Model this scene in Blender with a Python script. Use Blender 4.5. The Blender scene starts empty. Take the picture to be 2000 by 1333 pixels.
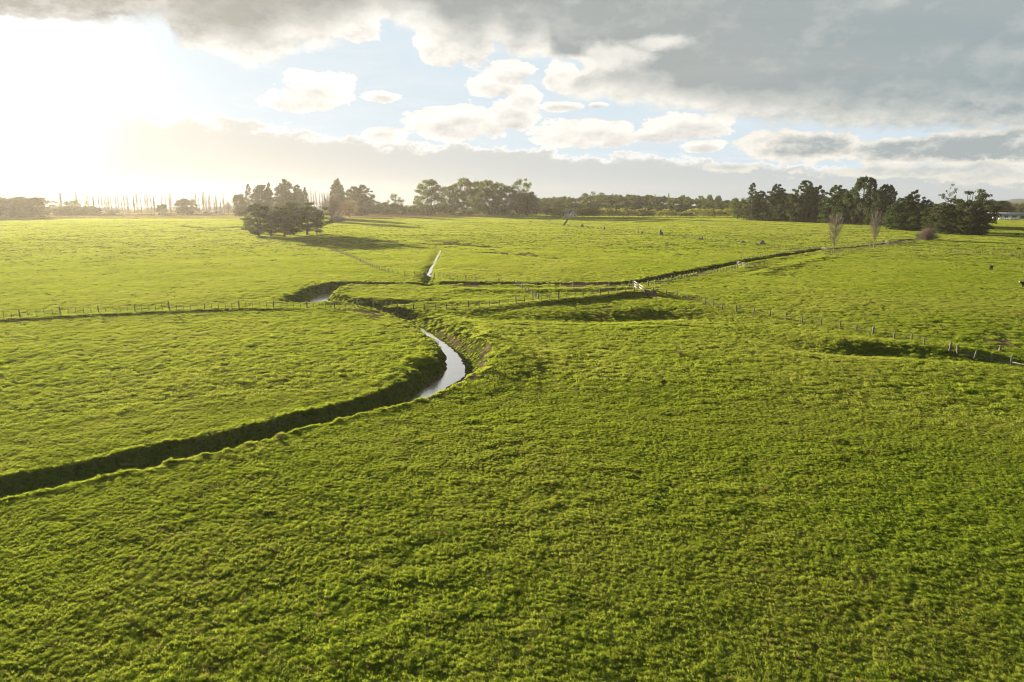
import bpy, bmesh, math, random
import numpy as np
from mathutils import Vector, Matrix, Euler

sc = bpy.context.scene
COL = sc.collection
rng = np.random.default_rng(7)
random.seed(7)
D2R = math.pi / 180

# ------------------------------------------------------------------ camera frame and survey helpers
CAMZ, PITCH, FPX = 20.0, 11.5 * D2R, 1333.0
SUN_AZ, SUN_EL = -36.0 * D2R, 8.0 * D2R
SUN = np.array([math.sin(SUN_AZ) * math.cos(SUN_EL), math.cos(SUN_AZ) * math.cos(SUN_EL), math.sin(SUN_EL)])

def ray(px, py):
    u, v = (np.asarray(px, float) - 1000) / FPX, (666.5 - np.asarray(py, float)) / FPX
    c, s = math.cos(PITCH), math.sin(PITCH)
    d = np.stack([u, c + v * s, v * c - s], -1)
    return d / np.linalg.norm(d, axis=-1, keepdims=True)

def flat(px, py, z=0.0):
    """point on the level plane at height z that was surveyed at this sighting"""
    d = ray(px, py)
    t = (z - CAMZ) / d[..., 2]
    return d[..., 0] * t, d[..., 1] * t

def sight(x, y, z):
    """sighting of a world point (used only to author the soil map)"""
    c, s = math.cos(PITCH), math.sin(PITCH)
    dz = z - CAMZ
    f = np.maximum(y * c - dz * s, 1e-3)
    return 1000 + FPX * x / f, 666.5 - FPX * (y * s + dz * c) / f

def azel(px, py):
    d = ray(px, py)
    return np.degrees(np.arctan2(d[..., 0], d[..., 1])), np.degrees(np.arcsin(d[..., 2]))

def sst(a, b, x):
    t = np.clip((x - a) / (b - a), 0, 1)
    return t * t * (3 - 2 * t)

# ------------------------------------------------------------------ value noise
_P = rng.random((256, 256))
def vnoise(x, y):
    xi, yi = np.floor(x).astype(np.int64), np.floor(y).astype(np.int64)
    fx, fy = x - xi, y - yi
    fx, fy = fx * fx * (3 - 2 * fx), fy * fy * (3 - 2 * fy)
    a, b = _P[xi & 255, yi & 255], _P[(xi + 1) & 255, yi & 255]
    c, d = _P[xi & 255, (yi + 1) & 255], _P[(xi + 1) & 255, (yi + 1) & 255]
    return (a + (b - a) * fx) * (1 - fy) + (c + (d - c) * fx) * fy - 0.5
def fbm(x, y, o=3, g=0.5):
    r, a, n = 0, 1.0, 0
    for i in range(o):
        r = r + a * vnoise(x * 2 ** i + 17.3 * i, y * 2 ** i + 41.7 * i); n += a; a *= g
    return r / n * 2

# ------------------------------------------------------------------ polylines
def spline(P, step):
    P = np.asarray(P, float)
    out = []
    for i in range(len(P) - 1):
        p0, p1, p2, p3 = P[max(i - 1, 0)], P[i], P[i + 1], P[min(i + 2, len(P) - 1)]
        L = np.linalg.norm(p2[:2] - p1[:2])
        n = max(2, int(L / step))
        t = np.linspace(0, 1, n, endpoint=False)[:, None]
        out.append(0.5 * (2 * p1 + (p2 - p0) * t + (2 * p0 - 5 * p1 + 4 * p2 - p3) * t ** 2 + (3 * p1 - p0 - 3 * p2 + p3) * t ** 3))
    out.append(P[-1:])
    return np.concatenate(out)

def near_poly(x, y, P, reach):
    """signed distance (left of travel positive) to polyline P[:, :2] and the interpolated extra columns; inf beyond reach"""
    n = len(x)
    dist = np.full(n, 1e9); ext = np.zeros((n, P.shape[1] - 2))
    lo, hi = P[:, :2].min(0) - reach, P[:, :2].max(0) + reach
    idx = np.nonzero((x > lo[0]) & (x < hi[0]) & (y > lo[1]) & (y < hi[1]))[0]
    A, B = P[:-1], P[1:]
    d = B[:, :2] - A[:, :2]
    L2 = (d ** 2).sum(1) + 1e-12
    for k in range(0, len(idx), 8000):
        j = idx[k:k + 8000]
        qx, qy = x[j][:, None] - A[None, :, 0], y[j][:, None] - A[None, :, 1]
        t = np.clip((qx * d[:, 0] + qy * d[:, 1]) / L2, 0, 1)
        ex, ey = qx - t * d[:, 0], qy - t * d[:, 1]
        q = ex * ex + ey * ey
        m = q.argmin(1); r = np.arange(len(j))
        s = np.sign(d[m, 0] * qy[r, m] - d[m, 1] * qx[r, m]); s[s == 0] = 1
        dist[j] = s * np.sqrt(q[r, m])
        tt = t[r, m][:, None]
        ext[j] = A[m, 2:] * (1 - tt) + B[m, 2:] * tt
    return dist, ext

# creek: sighting x, y, plane height of that sighting, half bottom, left bank, right bank, depth
CREEK = [(-420, 1062, 0, .55, 2.2, 1.5, 2.3), (0, 960, 0, .55, 2.2, 1.5, 2.3), (150, 928, 0, .55, 2.2, 1.5, 2.3), (300, 897, 0, .55, 2.2, 1.5, 2.3), (450, 864, 0, .55, 2.2, 1.5, 2.3),
         (600, 823, 0, .55, 2.1, 1.4, 2.3), (700, 800, 0, .6, 2.0, 1.4, 2.3), (790, 778, -.6, .8, 1.7, 2.6, 2.3), (850, 757, -2, .8, 1.5, 4.6, 2.3), (884, 735, -2, 1.2, 1.4, 4.6, 2.3), (892, 716, -2, 1.2, 1.4, 4.0, 2.3),
         (883, 697, -2, 1.05, 1.5, 3.6, 2.3), (862, 675, -2, .9, 1.6, 3.8, 2.3), (832, 655, -2, .75, 1.6, 4.0, 2.3), (800, 640, -2, .75, 1.5, 4.0, 2.2), (770, 626, -2, .8, 1.5, 2.6, 2.2), (735, 615, -2, .9, 1.6, 1.4, 2.2),
         (692, 606, -2, 1.0, 2.6, 1.4, 2.2), (665, 601, -2, 1.2, 8.5, 1.8, 2.2), (640, 596, -2, 1.6, 10.0, 1.8, 2.2), (624, 590, -2, 1.7, 4.0, 2.0, 2.2), (630, 582, -2, 1.5, 3.0, 2.2, 2.2), (642, 577.5, -2, 1.3, 3.0, 2.4, 2.2), (668, 571, -2, 1.0, 3.0, 2.5, 2.0),
         (720, 564, -1.2, .7, 2.0, 2.5, 1.7), (800, 560, -.8, .5, 1.6, 2.0, 1.3), (870, 559, -.8, .6, 1.4, 2.0, 1.8), (1000, 559.5, -.8, .7, 1.0, 2.2, 2.2), (1100, 560, -.8, .7, 1.0, 2.2, 2.3), (1235, 557, -.8, .8, 1.0, 2.2, 2.4),
         (1330, 538.5, -.8, .9, 1.2, 2.6, 2.6), (1440, 517, -.8, 1.0, 1.3, 2.6, 2.6), (1500, 506.5, -.5, 1.0, 2.2, 2.6, 2.5), (1560, 497.5, -.5, 1.2, 3.0, 2.6, 2.4), (1600, 491, -.3, 1.0, 2.5, 2.0, 2.0), (1660, 486.5, -.2, .8, 1.6, 2.0, 1.6),
         (1750, 476, 0, .7, 1.6, 1.6, 1.3), (1850, 463, .5, .6, 1.5, 1.5, 1.0)]
def to_world(rows):
    out = []
    for r in rows:
        x, y = flat(r[0], r[1], r[2]); out.append((float(x), float(y)) + tuple(r[3:]))
    return np.array(out)
CREEK_W = spline(to_world(CREEK), 2.0)
def pl(pts, *extra):
    return spline(to_world([(p[0], p[1], 0) + (tuple(p[2:]) if len(p) > 2 else tuple(extra)) for p in pts]), 3.0)
# rises and hollows that follow a line: sighting x, y, height, reach
LINES = [
    pl([(800, 612, .1, 2.2), (850, 632, .45, 2.6), (905, 652, .7, 3.6), (960, 682, .8, 4.6), (988, 708, .6, 5.0), (965, 745, .25, 4.0), (900, 775, .05, 3.0)]),
    pl([(820, 603, -.3, 3), (930, 616, -.5, 4), (1040, 621, -.5, 5), (1180, 617, -1.0, 5.5), (1310, 611, -1.3, 5.5), (1375, 617, -1.1, 5), (1430, 633, -.9, 4.5), (1500, 655, -.9, 3.8), (1600, 678, -.95, 3.6), (1720, 686, -.8, 3.4), (1850, 696, -.5, 3.0), (2000, 706, -.4, 3.0), (2400, 738, -.4, 4)]),
    pl([(930, 605, .3, 3.0), (1050, 591, .55, 2.4), (1160, 582, .7, 2.4), (1255, 573, .8, 3.0), (1330, 580, .4, 3.5)]),
    pl([(-300, 638, .30, .8), (0, 625, .30, .8), (300, 609, .30, .8), (500, 603.5, .26, .8), (590, 602.5, .08, .8), (680, 605, .05, .8)]),
    pl([(900, 566, .3, 2.5), (1050, 567, .4, 3), (1220, 565, .5, 2.5)]),
    pl([(650, 590, .4, 2.5), (720, 584, .5, 2.5), (850, 590, .3, 3), (1000, 585, .2, 3)]),
    pl([(700, 595, -.35, 1.6), (800, 589, -.6, 2.2), (860, 585, -.5, 2.2)]),
    pl([(860, 484, -.35, 1.3), (852, 500, -.4, 1.4), (846, 515, -.5, 1.6), (839, 531, -.75, 1.9), (838, 543, -.9, 2.0), (834, 557, -.8, 1.8)]),
    pl([(840, 478, -.5, 5), (900, 478, -.9, 5), (960, 484, -.6, 4)]),
    pl([(960, 495, -.35, 4), (1020, 499, -.5, 4), (1085, 506, -.3, 3)]),
    pl([(360, 447, -.8, 6), (420, 451, -1.4, 7), (470, 448, -1.0, 7), (520, 455, -.8, 6)]),
    pl([(180, 484, -.2, 4), (225, 487, -.55, 4), (270, 485, -.2, 4)]),
    pl([(1460, 530, -.2, 1.2), (1550, 516, -.3, 1.2), (1640, 502, -.2, 1.2)]),
    pl([(1480, 535, .35, 2.5), (1540, 518, .5, 2.5), (1620, 503, .3, 2.5)]),
    pl([(1380, 622, .2, 3), (1500, 645, .25, 4), (1620, 664, .5, 4), (1740, 676, .6, 4), (1850, 684, .5, 4)]),
    pl([(1000, 634, -.25, 1.0), (1150, 632, -.3, 1.0), (1290, 632, -.25, .9), (1390, 641, -.25, .9)]),
]
WATER_Z = -1.93

def height(x, y, fine=True):
    sh = np.shape(x); x = np.ravel(np.asarray(x, float)); y = np.ravel(np.asarray(y, float))
    r = np.hypot(x, y)
    z = 3.0 * sst(230, 800, r) + 2.0 * sst(800, 1500, r)
    z += .35 * fbm(x / 70 + 3, y / 70 + 9, 2) * sst(30, 150, r) + .18 * fbm(x / 16, y / 16, 2)
    # wooded rise behind the far paddock
    z += 15 * np.exp(-(((x - 170) / 190) ** 2)) * sst(900, 1120, y)
    z += 9 * np.exp(-(((x + 150) / 60) ** 2 + ((y - 1250) / 160) ** 2))
    # bend: the far side of the field slopes away to the right of the creek
    for P in LINES:
        d, e = near_poly(x, y, P, 26)
        m = np.abs(d) < 26
        w = np.maximum(e[:, 1], .3)
        z[m] += (e[:, 0] * np.exp(-(d / w) ** 2))[m]
    d, e = near_poly(x, y, CREEK_W, 14)
    m = np.abs(d) < 14
    if m.any():
        dd = d[m] + (.38 * fbm(x[m] / 1.9, y[m] / 1.9, 3) + .35 * fbm(x[m] / 7, y[m] / 7, 2)) * (1 - .6 * sst(125, 165, y[m])); em = e[m]
        w = np.where(dd > 0, em[:, 1], em[:, 2])
        t = np.clip((np.abs(dd) - em[:, 0]) / np.maximum(w, .2), 0, 1)
        prof = np.where(dd > 0, np.where(em[:, 1] > 4.5, t ** 2.0, t ** 1.15), np.where(em[:, 2] > 2.1, t ** 1.35, t ** .85))
        prof = prof * (1 - .35 * sst(.7, 1, t)) + .35 * sst(.5, 1, t) * sst(.7, 1, t)
        z[m] += -em[:, 3] * (1 - np.clip(prof, 0, 1))
        bank = (np.abs(dd) < em[:, 0] + w + .4)
        z[m] += np.where(bank, .16 * fbm(x[m] / .8, y[m] / .8, 2) * np.minimum(1, t * 3), 0)
    # slump notch in the bank at the bend
    sx, sy = flat(845, 722, -.5)
    q = ((x - sx) / 2.6) ** 2 + ((y - sy) / 2.4) ** 2
    z += -.9 * np.exp(-q ** 2) * (z > -1.4)
    if fine:
        f = 1 - sst(120, 420, r)
        z += f * (.062 * fbm(x / 1.9, y / 1.3, 2) + .048 * fbm(x / .85 + 5, y / .6 + 2, 2)) * (.7 + .9 * np.clip(fbm(x / 14 + 40, y / 14, 2) + .3, 0, 1))
    return z.reshape(sh)

def ground(px, py):
    """walk sightings out to where they meet the ground"""
    px, py = np.atleast_1d(np.asarray(px, float)), np.atleast_1d(np.asarray(py, float))
    d = ray(px, py)
    dz = np.minimum(d[:, 2], -.004)
    t0, t1 = (9 - CAMZ) / dz, np.minimum((-3 - CAMZ) / dz, 2600)
    t = t0[:, None] * (t1 / t0)[:, None] ** np.linspace(0, 1, 70)[None]
    X, Y, Z = d[:, 0:1] * t, d[:, 1:2] * t, CAMZ + d[:, 2:3] * t
    under = Z < height(X, Y, False)
    i = np.where(under.any(1), under.argmax(1), t.shape[1] - 1)
    i = np.maximum(i, 1)
    r = np.arange(len(px))
    lo, hi = t[r, i - 1], t[r, i]
    for _ in range(10):
        mid = (lo + hi) / 2
        x, y, z = d[:, 0] * mid, d[:, 1] * mid, CAMZ + d[:, 2] * mid
        u = z < height(x, y, False)
        hi = np.where(u, mid, hi); lo = np.where(u, lo, mid)
    x, y = d[:, 0] * hi, d[:, 1] * hi
    return x, y, height(x, y)

# soil: bare or trampled earth, also painted to darken the ditch's shaded far bank, as sightings x, y, rx, ry, tilt, strength
SOIL = [(880, 660, 62, 7, 32, .75), (950, 690, 15, 22, 10, .75), (948, 715, 13, 15, -20, .75), (905, 745, 40, 8, -28, 1.1), (855, 775, 40, 6, -25, 1.1), (715, 611, 34, 5, 8, 1.4), (765, 612, 30, 6, 12, 1.), (872, 716, 16, 12, 10, .7), (690, 604, 16, 6, 0, 1.2),
        (910, 557, 52, 5, 0, 1.2), (1150, 556, 90, 5, 0, 1.2), (892, 476, 48, 3, 5, 1.3), (1020, 498, 60, 3, 4, 1.4), (1058, 514, 38, 2.5, -18, 1.0), (1085, 506, 14, 2.5, 0, 1.0), (1960, 668, 60, 14, 10, .7), (1860, 640, 70, 8, 5, .5), (1690, 610, 80, 6, 5, .4),
        (1510, 520, 28, 6, -14, .8), (930, 610, 36, 3, 5, .9), (820, 541, 24, 4, 10, .6), (1262, 577, 32, 5, 0, 1.0), (1560, 530, 70, 5, -17, .4), (1480, 622, 30, 4, 8, .8), (1180, 600, 60, 4, 0, .5), (1640, 632, 28, 3, 0, .6), (1345, 540, 95, 4, -13, .9), (640, 572, 34, 6, -10, .6), (420, 448, 40, 2.5, 0, .5), (1530, 463, 12, 1.5, 0, .9)]
TRACKS = [(pl([(62, 440, 0), (80, 447, 0), (120, 458, 0), (175, 471, 0)]), .75), (pl([(90, 432, 0), (200, 436, 0), (330, 443, 0), (400, 449, 0)]), .55), (pl([(1270, 578, 0), (1400, 556, 0), (1500, 533, 0), (1620, 506, 0)]), .5), (pl([(1826, 556, 0), (1830, 543, 0), (1858, 529, 0)]), .6),
          (pl([(700, 592, 0), (860, 590, 0), (1000, 580, 0), (1120, 571, 0)]), .5), (pl([(990, 640, 0), (1080, 690, 0), (1050, 760, 0)]), .35), (pl([(1280, 585, 0), (1340, 640, 0), (1330, 760, 0), (1250, 900, 0)]), .30)]
def soil(x, y, z):
    r = np.hypot(x, y)
    u, v = sight(x, y, np.maximum(z, -2.3))
    u = u + 9 * fbm(x / 2.2, y / 2.2, 3); v = v + 4 * fbm(x / 2.2 + 9, y / 2.2 + 5, 3)
    s = np.zeros_like(x)
    for cx, cy, rx, ry, a, w in SOIL:
        c, n = math.cos(a * D2R), math.sin(a * D2R)
        du, dv = (u - cx), (v - cy)
        q = ((du * c + dv * n) / rx) ** 2 + ((-du * n + dv * c) / ry) ** 2
        s = np.maximum(s, w * np.exp(-q))
    s = np.clip(s * (1.0 + 1.1 * fbm(x / 1.1 + 3, y / 1.1, 3)), 0, 1)
    s = np.where((y > 20) & (r < 900), s, 0)
    for P, w in TRACKS:
        d, e = near_poly(x, y, P, 3)
        s = np.maximum(s, w * np.exp(-((d + .35 * fbm(x / 3, y / 3, 2)) / .38) ** 2) * (.7 + .6 * fbm(x / 4, y / 4, 2)))
    s = np.clip(s, 0, 1)
    d, e = near_poly(x, y, CREEK_W, 10)
    bed = (np.abs(d) < e[:, 0] + .25) & (np.abs(d) < 10)
    return np.where(bed, 1.0, s)

# ------------------------------------------------------------------ mesh helpers
def mesh_np(name, V, F, mats=(), smooth=False, mi=None):
    """F: (n,k) int array or list of such arrays"""
    me = bpy.data.meshes.new(name)
    Fs = F if isinstance(F, list) else [F]
    Fs = [np.asarray(f) for f in Fs if len(f)]
    V = np.asarray(V, np.float32)
    nl = sum(f.size for f in Fs); nf = sum(len(f) for f in Fs)
    me.vertices.add(len(V)); me.vertices.foreach_set('co', V.ravel())
    me.loops.add(nl); me.polygons.add(nf)
    me.loops.foreach_set('vertex_index', np.concatenate([f.ravel() for f in Fs]).astype(np.int32))
    tot = np.concatenate([np.full(len(f), f.shape[1]) for f in Fs])
    me.polygons.foreach_set('loop_start', np.concatenate([[0], np.cumsum(tot)[:-1]]).astype(np.int32))
    if mi is not None: me.polygons.foreach_set('material_index', np.asarray(mi, np.int32))
    if smooth: me.polygons.foreach_set('use_smooth', np.ones(nf, bool))
    for m in mats: me.materials.append(m)
    me.update(calc_edges=True)
    return me

def link(name, data, parent=None, loc=None, rot=None, scale=None):
    o = bpy.data.objects.new(name, data); COL.objects.link(o)
    if parent is not None: o.parent = parent
    if loc is not None: o.location = loc
    if rot is not None: o.rotation_euler = rot
    if scale is not None: o.scale = scale
    return o

def tag(o, label=None, cat=None, group=None, kind=None):
    if label: o['label'] = label
    if cat: o['category'] = cat
    if group: o['group'] = group
    if kind: o['kind'] = kind
    return o

class MB:
    """collects simple solids into one mesh"""
    def __init__(s): s.V, s.Q, s.T, s.n = [], [], [], 0
    def add(s, V, Q=(), T=()):
        V = np.asarray(V, float)
        if len(Q): s.Q.append(np.asarray(Q) + s.n)
        if len(T): s.T.append(np.asarray(T) + s.n)
        s.V.append(V); s.n += len(V); return s
    def box(s, c, d, R=None):
        x, y, z = np.asarray(d, float) / 2
        V = np.array([(-x, -y, -z), (x, -y, -z), (x, y, -z), (-x, y, -z), (-x, -y, z), (x, -y, z), (x, y, z), (-x, y, z)])
        if R is not None: V = V @ np.array(R).T
        return s.add(V + np.asarray(c, float), [(0, 3, 2, 1), (4, 5, 6, 7), (0, 1, 5, 4), (1, 2, 6, 5), (2, 3, 7, 6), (3, 0, 4, 7)])
    def tube(s, pts, rad, n=5, cap=True):
        pts = np.asarray(pts, float); m = len(pts)
        rad = np.broadcast_to(np.asarray(rad, float), (m,))
        tan = np.gradient(pts, axis=0) if m > 2 else np.repeat((pts[1:] - pts[:1]), m, 0)
        tan = tan / (np.linalg.norm(tan, axis=1, keepdims=True) + 1e-9)
        ref = np.where(np.abs(tan[:, 2:3]) > .9, np.array([[1., 0, 0]]), np.array([[0, 0, 1.]]))
        u = np.cross(tan, ref); u /= np.linalg.norm(u, axis=1, keepdims=True) + 1e-9
        w = np.cross(tan, u)
        a = np.arange(n) * 2 * math.pi / n
        V = pts[:, None] + rad[:, None, None] * (np.cos(a)[None, :, None] * u[:, None] + np.sin(a)[None, :, None] * w[:, None])
        V = V.reshape(-1, 3)
        i = np.arange(m - 1)[:, None] * n + np.arange(n)[None]
        j = np.arange(m - 1)[:, None] * n + (np.arange(n)[None] + 1) % n
        Q = np.stack([i, j, j + n, i + n], -1).reshape(-1, 4)
        T = []
        if cap:
            V = np.concatenate([V, pts[:1], pts[-1:]])
            c0, c1 = m * n, m * n + 1
            for k in range(n):
                T.append((c0, (k + 1) % n, k)); T.append((c1, (m - 1) * n + k, (m - 1) * n + (k + 1) % n))
        return s.add(V, Q, T)
    def mesh(s, name, mat, smooth=False):
        V = np.concatenate(s.V); F = []
        if s.Q: F.append(np.concatenate(s.Q))
        if s.T: F.append(np.concatenate(s.T))
        return mesh_np(name, V, F, [mat], smooth)

# ------------------------------------------------------------------ node helpers
class S:
    """a socket with arithmetic"""
    def __init__(s, nt, sock): s.nt, s.k = nt, sock
    def _m(s, op, *a, clamp=False):
        n = s.nt.nodes.new('ShaderNodeMath'); n.operation = op; n.use_clamp = clamp
        for i, v in enumerate((s,) + a):
            if isinstance(v, S): s.nt.links.new(v.k, n.inputs[i])
            else: n.inputs[i].default_value = v
        return S(s.nt, n.outputs[0])
    def __add__(s, o): return s._m('ADD', o)
    __radd__ = __add__
    def __sub__(s, o): return s._m('SUBTRACT', o)
    def __rsub__(s, o): return (s * -1) + o
    def __mul__(s, o): return s._m('MULTIPLY', o)
    __rmul__ = __mul__
    def __truediv__(s, o): return s._m('DIVIDE', o)
    def max(s, o): return s._m('MAXIMUM', o)
    def min(s, o): return s._m('MINIMUM', o)
    def pow(s, o): return s._m('POWER', o)
    def exp(s): return s._m('EXPONENT')
    def clamp(s): return s._m('ADD', 0.0, clamp=True)
    def smooth(s, a, b, lo=0.0, hi=1.0):
        n = s.nt.nodes.new('ShaderNodeMapRange'); n.interpolation_type = 'SMOOTHSTEP'
        s.nt.links.new(s.k, n.inputs[0])
        for i, v in enumerate((a, b, lo, hi)): n.inputs[i + 1].default_value = v
        return S(s.nt, n.outputs[0])
def mixc(nt, f, a, b, mode='MIX'):
    n = nt.nodes.new('ShaderNodeMix'); n.data_type = 'RGBA'; n.blend_type = mode
    for i, v in ((0, f), (6, a), (7, b)):
        if isinstance(v, S): nt.links.new(v.k, n.inputs[i])
        elif i == 0: n.inputs[0].default_value = v
        else: n.inputs[i].default_value = (*v, 1) if len(v) == 3 else v
    return S(nt, n.outputs[2])
def noise(nt, vec, scale, detail=2, rough=.5, dim='3D', distort=0.0, col=False):
    n = nt.nodes.new('ShaderNodeTexNoise'); n.noise_dimensions = dim
    nt.links.new(vec.k if isinstance(vec, S) else vec, n.inputs['Vector'])
    n.inputs['Scale'].default_value = scale; n.inputs['Detail'].default_value = detail
    n.inputs['Roughness'].default_value = rough; n.inputs['Distortion'].default_value = distort
    return S(nt, n.outputs['Color' if col else 'Fac'])
def vmap(nt, vec, scale=(1, 1, 1), loc=(0, 0, 0)):
    n = nt.nodes.new('ShaderNodeMapping'); nt.links.new(vec.k if isinstance(vec, S) else vec, n.inputs[0])
    n.inputs['Scale'].default_value = scale; n.inputs['Location'].default_value = loc
    return S(nt, n.outputs[0])
def new_mat(name):
    m = bpy.data.materials.new(name); m.use_nodes = True
    nt = m.node_tree; nt.nodes.clear()
    out = nt.nodes.new('ShaderNodeOutputMaterial')
    return m, nt, out
def pos(nt): return S(nt, nt.nodes.new('ShaderNodeNewGeometry').outputs['Position'])
def objco(nt): return S(nt, nt.nodes.new('ShaderNodeTexCoord').outputs['Object'])
def put(nt, v, sock):
    if isinstance(v, S): nt.links.new(v.k, sock)
    elif isinstance(v, (int, float)): sock.default_value = v
    else: sock.default_value = (*v, 1)

def solid(name, col, rough=.8, var=.25, scale=3.0, metal=0.0, bump=0.0, dark=None):
    """plain worn surface: base colour broken up by noise"""
    m, nt, out = new_mat(name)
    b = nt.nodes.new('ShaderNodeBsdfPrincipled')
    v = objco(nt)
    f = noise(nt, v, scale, 5, .6).smooth(.3, .7)
    c = mixc(nt, f, tuple(x * (1 - var) for x in col), tuple(min(1, x * (1 + var)) for x in col))
    if dark: c = mixc(nt, noise(nt, v, scale * .6, 4, .6).smooth(.5, .68), c, dark)
    put(nt, c, b.inputs['Base Color']); b.inputs['Roughness'].default_value = rough; b.inputs['Metallic'].default_value = metal
    if bump:
        bp = nt.nodes.new('ShaderNodeBump'); bp.inputs['Strength'].default_value = bump
        nt.links.new(noise(nt, v, scale * 4, 4, .6).k, bp.inputs['Height']); nt.links.new(bp.outputs[0], b.inputs['Normal'])
    nt.links.new(b.outputs[0], out.inputs[0])
    return m

def leafy(name, dark, light, trans, scale=.25, tw=.45, extra=None, world=True):
    """foliage: diffuse and translucent leaf, colour drifting with position"""
    m, nt, out = new_mat(name)
    p = pos(nt)
    rnd = S(nt, nt.nodes.new('ShaderNodeObjectInfo').outputs['Random'])
    f = (noise(nt, p, scale, 4, .65).smooth(.32, .68) * .8 + rnd * .35 - .1).clamp()
    c = mixc(nt, f, dark, light)
    t = mixc(nt, f, tuple(x * .7 for x in trans), trans)
    if extra is not None:
        ecol, escale, lo, hi, amt = extra
        e = noise(nt, p, escale, 4, .6).smooth(lo, hi) * amt
        c = mixc(nt, e, c, ecol); t = mixc(nt, e, t, tuple(x * 1.4 for x in ecol))
    d = nt.nodes.new('ShaderNodeBsdfDiffuse'); put(nt, c, d.inputs[0])
    r = nt.nodes.new('ShaderNodeBsdfTranslucent'); put(nt, t, r.inputs[0])
    x = nt.nodes.new('ShaderNodeMixShader'); x.inputs[0].default_value = tw
    nt.links.new(d.outputs[0], x.inputs[1]); nt.links.new(r.outputs[0], x.inputs[2])
    nt.links.new(x.outputs[0], out.inputs[0])
    return m
# ------------------------------------------------------------------ ground sheet
def grass_colours(nt, p):
    """shared drift of sward colour: lush to yellow, with dead brownish clumps"""
    big = noise(nt, p, .035, 3, .55).smooth(.35, .65)
    mid = noise(nt, vmap(nt, p, (1, 1.25, .3)), .55, 4, .65).smooth(.34, .66)
    return big, mid

def make_ground_mat():
    m, nt, out = new_mat('pasture_soil')
    p = pos(nt)
    big, mid = grass_colours(nt, p)
    g = mixc(nt, mid, (.030, .050, .008), (.075, .098, .016))
    g = mixc(nt, big * .5, g, (.095, .105, .020))
    fine = noise(nt, p, 7, 3, .7)
    g = mixc(nt, fine.smooth(.3, .75), g, (.040, .044, .012))
    att = nt.nodes.new('ShaderNodeAttribute'); att.attribute_name = 'soil'
    s = S(nt, att.outputs['Fac'])
    e = mixc(nt, noise(nt, p, 1.3, 5, .7).smooth(.3, .7), (.045, .032, .020), (.15, .110, .066))
    c = mixc(nt, s.smooth(.25, .7), g, e)
    # far paddocks beyond the modelled sward
    far = S(nt, nt.nodes.new('ShaderNodeAttribute').outputs['Fac']); far.k.node.attribute_name = 'far'
    pad = mixc(nt, noise(nt, vmap(nt, p, (1, .4, 1)), .004, 2, .5).smooth(.42, .58), (.085, .095, .028), (.12, .09, .045))
    c = mixc(nt, far, c, pad)
    b = nt.nodes.new('ShaderNodeBsdfDiffuse'); put(nt, c, b.inputs['Color'])
    bp = nt.nodes.new('ShaderNodeBump'); bp.inputs['Strength'].default_value = .6; bp.inputs['Distance'].default_value = .12
    nt.links.new(noise(nt, p, 3.0, 5, .7).k, bp.inputs['Height']); nt.links.new(bp.outputs[0], b.inputs['Normal'])
    nt.links.new(b.outputs[0], out.inputs[0])
    return m

def build_ground():
    az = np.concatenate([np.arange(-52, 52, .17), np.arange(52, 308, 6)]) * D2R
    r = np.concatenate([np.geomspace(1.5, 20, 24, endpoint=False), np.geomspace(20, 40, 100, endpoint=False), np.geomspace(40, 215, 400, endpoint=False),
                        np.geomspace(215, 450, 120, endpoint=False), np.geomspace(450, 1700, 90)])
    A, R = np.meshgrid(az, r)
    x, y = (R * np.sin(A)).ravel(), (R * np.cos(A)).ravel()
    z = height(x, y)
    n, m = len(az), len(r)
    i = np.arange(m - 1)[:, None] * n + np.arange(n)[None]
    j = np.arange(m - 1)[:, None] * n + (np.arange(n)[None] + 1) % n
    Q = np.stack([i, i + n, j + n, j], -1).reshape(-1, 4)
    V = np.concatenate([np.stack([x, y, z], 1), [[0, 0, float(height(np.array([0.]), np.array([0.]))[0])]]])
    T = np.stack([np.full(n, n * m), np.arange(n), (np.arange(n) + 1) % n], 1)
    me = mesh_np('ground', V, [Q, T], [make_ground_mat()], True)
    s = np.concatenate([soil(x, y, z), [0]]).astype(np.float32)
    a = me.attributes.new('soil', 'FLOAT', 'POINT'); a.data.foreach_set('value', s)
    a = me.attributes.new('far', 'FLOAT', 'POINT'); a.data.foreach_set('value', np.concatenate([sst(900, 1300, np.hypot(x, y)), [0]]).astype(np.float32))
    me.normals_split_custom_set if False else None
    tag(link('ground', me), kind='structure')

# ------------------------------------------------------------------ water
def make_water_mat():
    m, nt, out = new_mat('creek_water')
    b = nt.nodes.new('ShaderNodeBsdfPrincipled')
    b.inputs['Base Color'].default_value = (.34, .325, .29, 1)  # pale silt tone, raised to stand in for bright sky reflection
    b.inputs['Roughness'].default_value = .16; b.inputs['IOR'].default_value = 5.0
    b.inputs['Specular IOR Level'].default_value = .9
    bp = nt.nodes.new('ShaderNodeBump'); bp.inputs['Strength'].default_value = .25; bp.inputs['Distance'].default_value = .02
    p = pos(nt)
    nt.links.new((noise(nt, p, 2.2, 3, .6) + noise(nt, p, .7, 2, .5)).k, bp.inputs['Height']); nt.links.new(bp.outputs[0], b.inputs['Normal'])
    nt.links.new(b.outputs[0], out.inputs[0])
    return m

def strip(P, half, z):
    d = np.gradient(P[:, :2], axis=0); d /= np.linalg.norm(d, axis=1, keepdims=True)
    nrm = np.stack([-d[:, 1], d[:, 0]], 1)
    w = np.asarray(half).reshape(-1, 1) if np.ndim(half) else half
    a, b = P[:, :2] + nrm * w, P[:, :2] - nrm * w
    zz = np.broadcast_to(np.asarray(z, float), (len(P),))
    V = np.concatenate([np.column_stack([a, zz]), np.column_stack([b, zz])])
    k = np.arange(len(P) - 1); n = len(P)
    return V, np.stack([k, k + n, k + n + 1, k + 1], 1)

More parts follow.
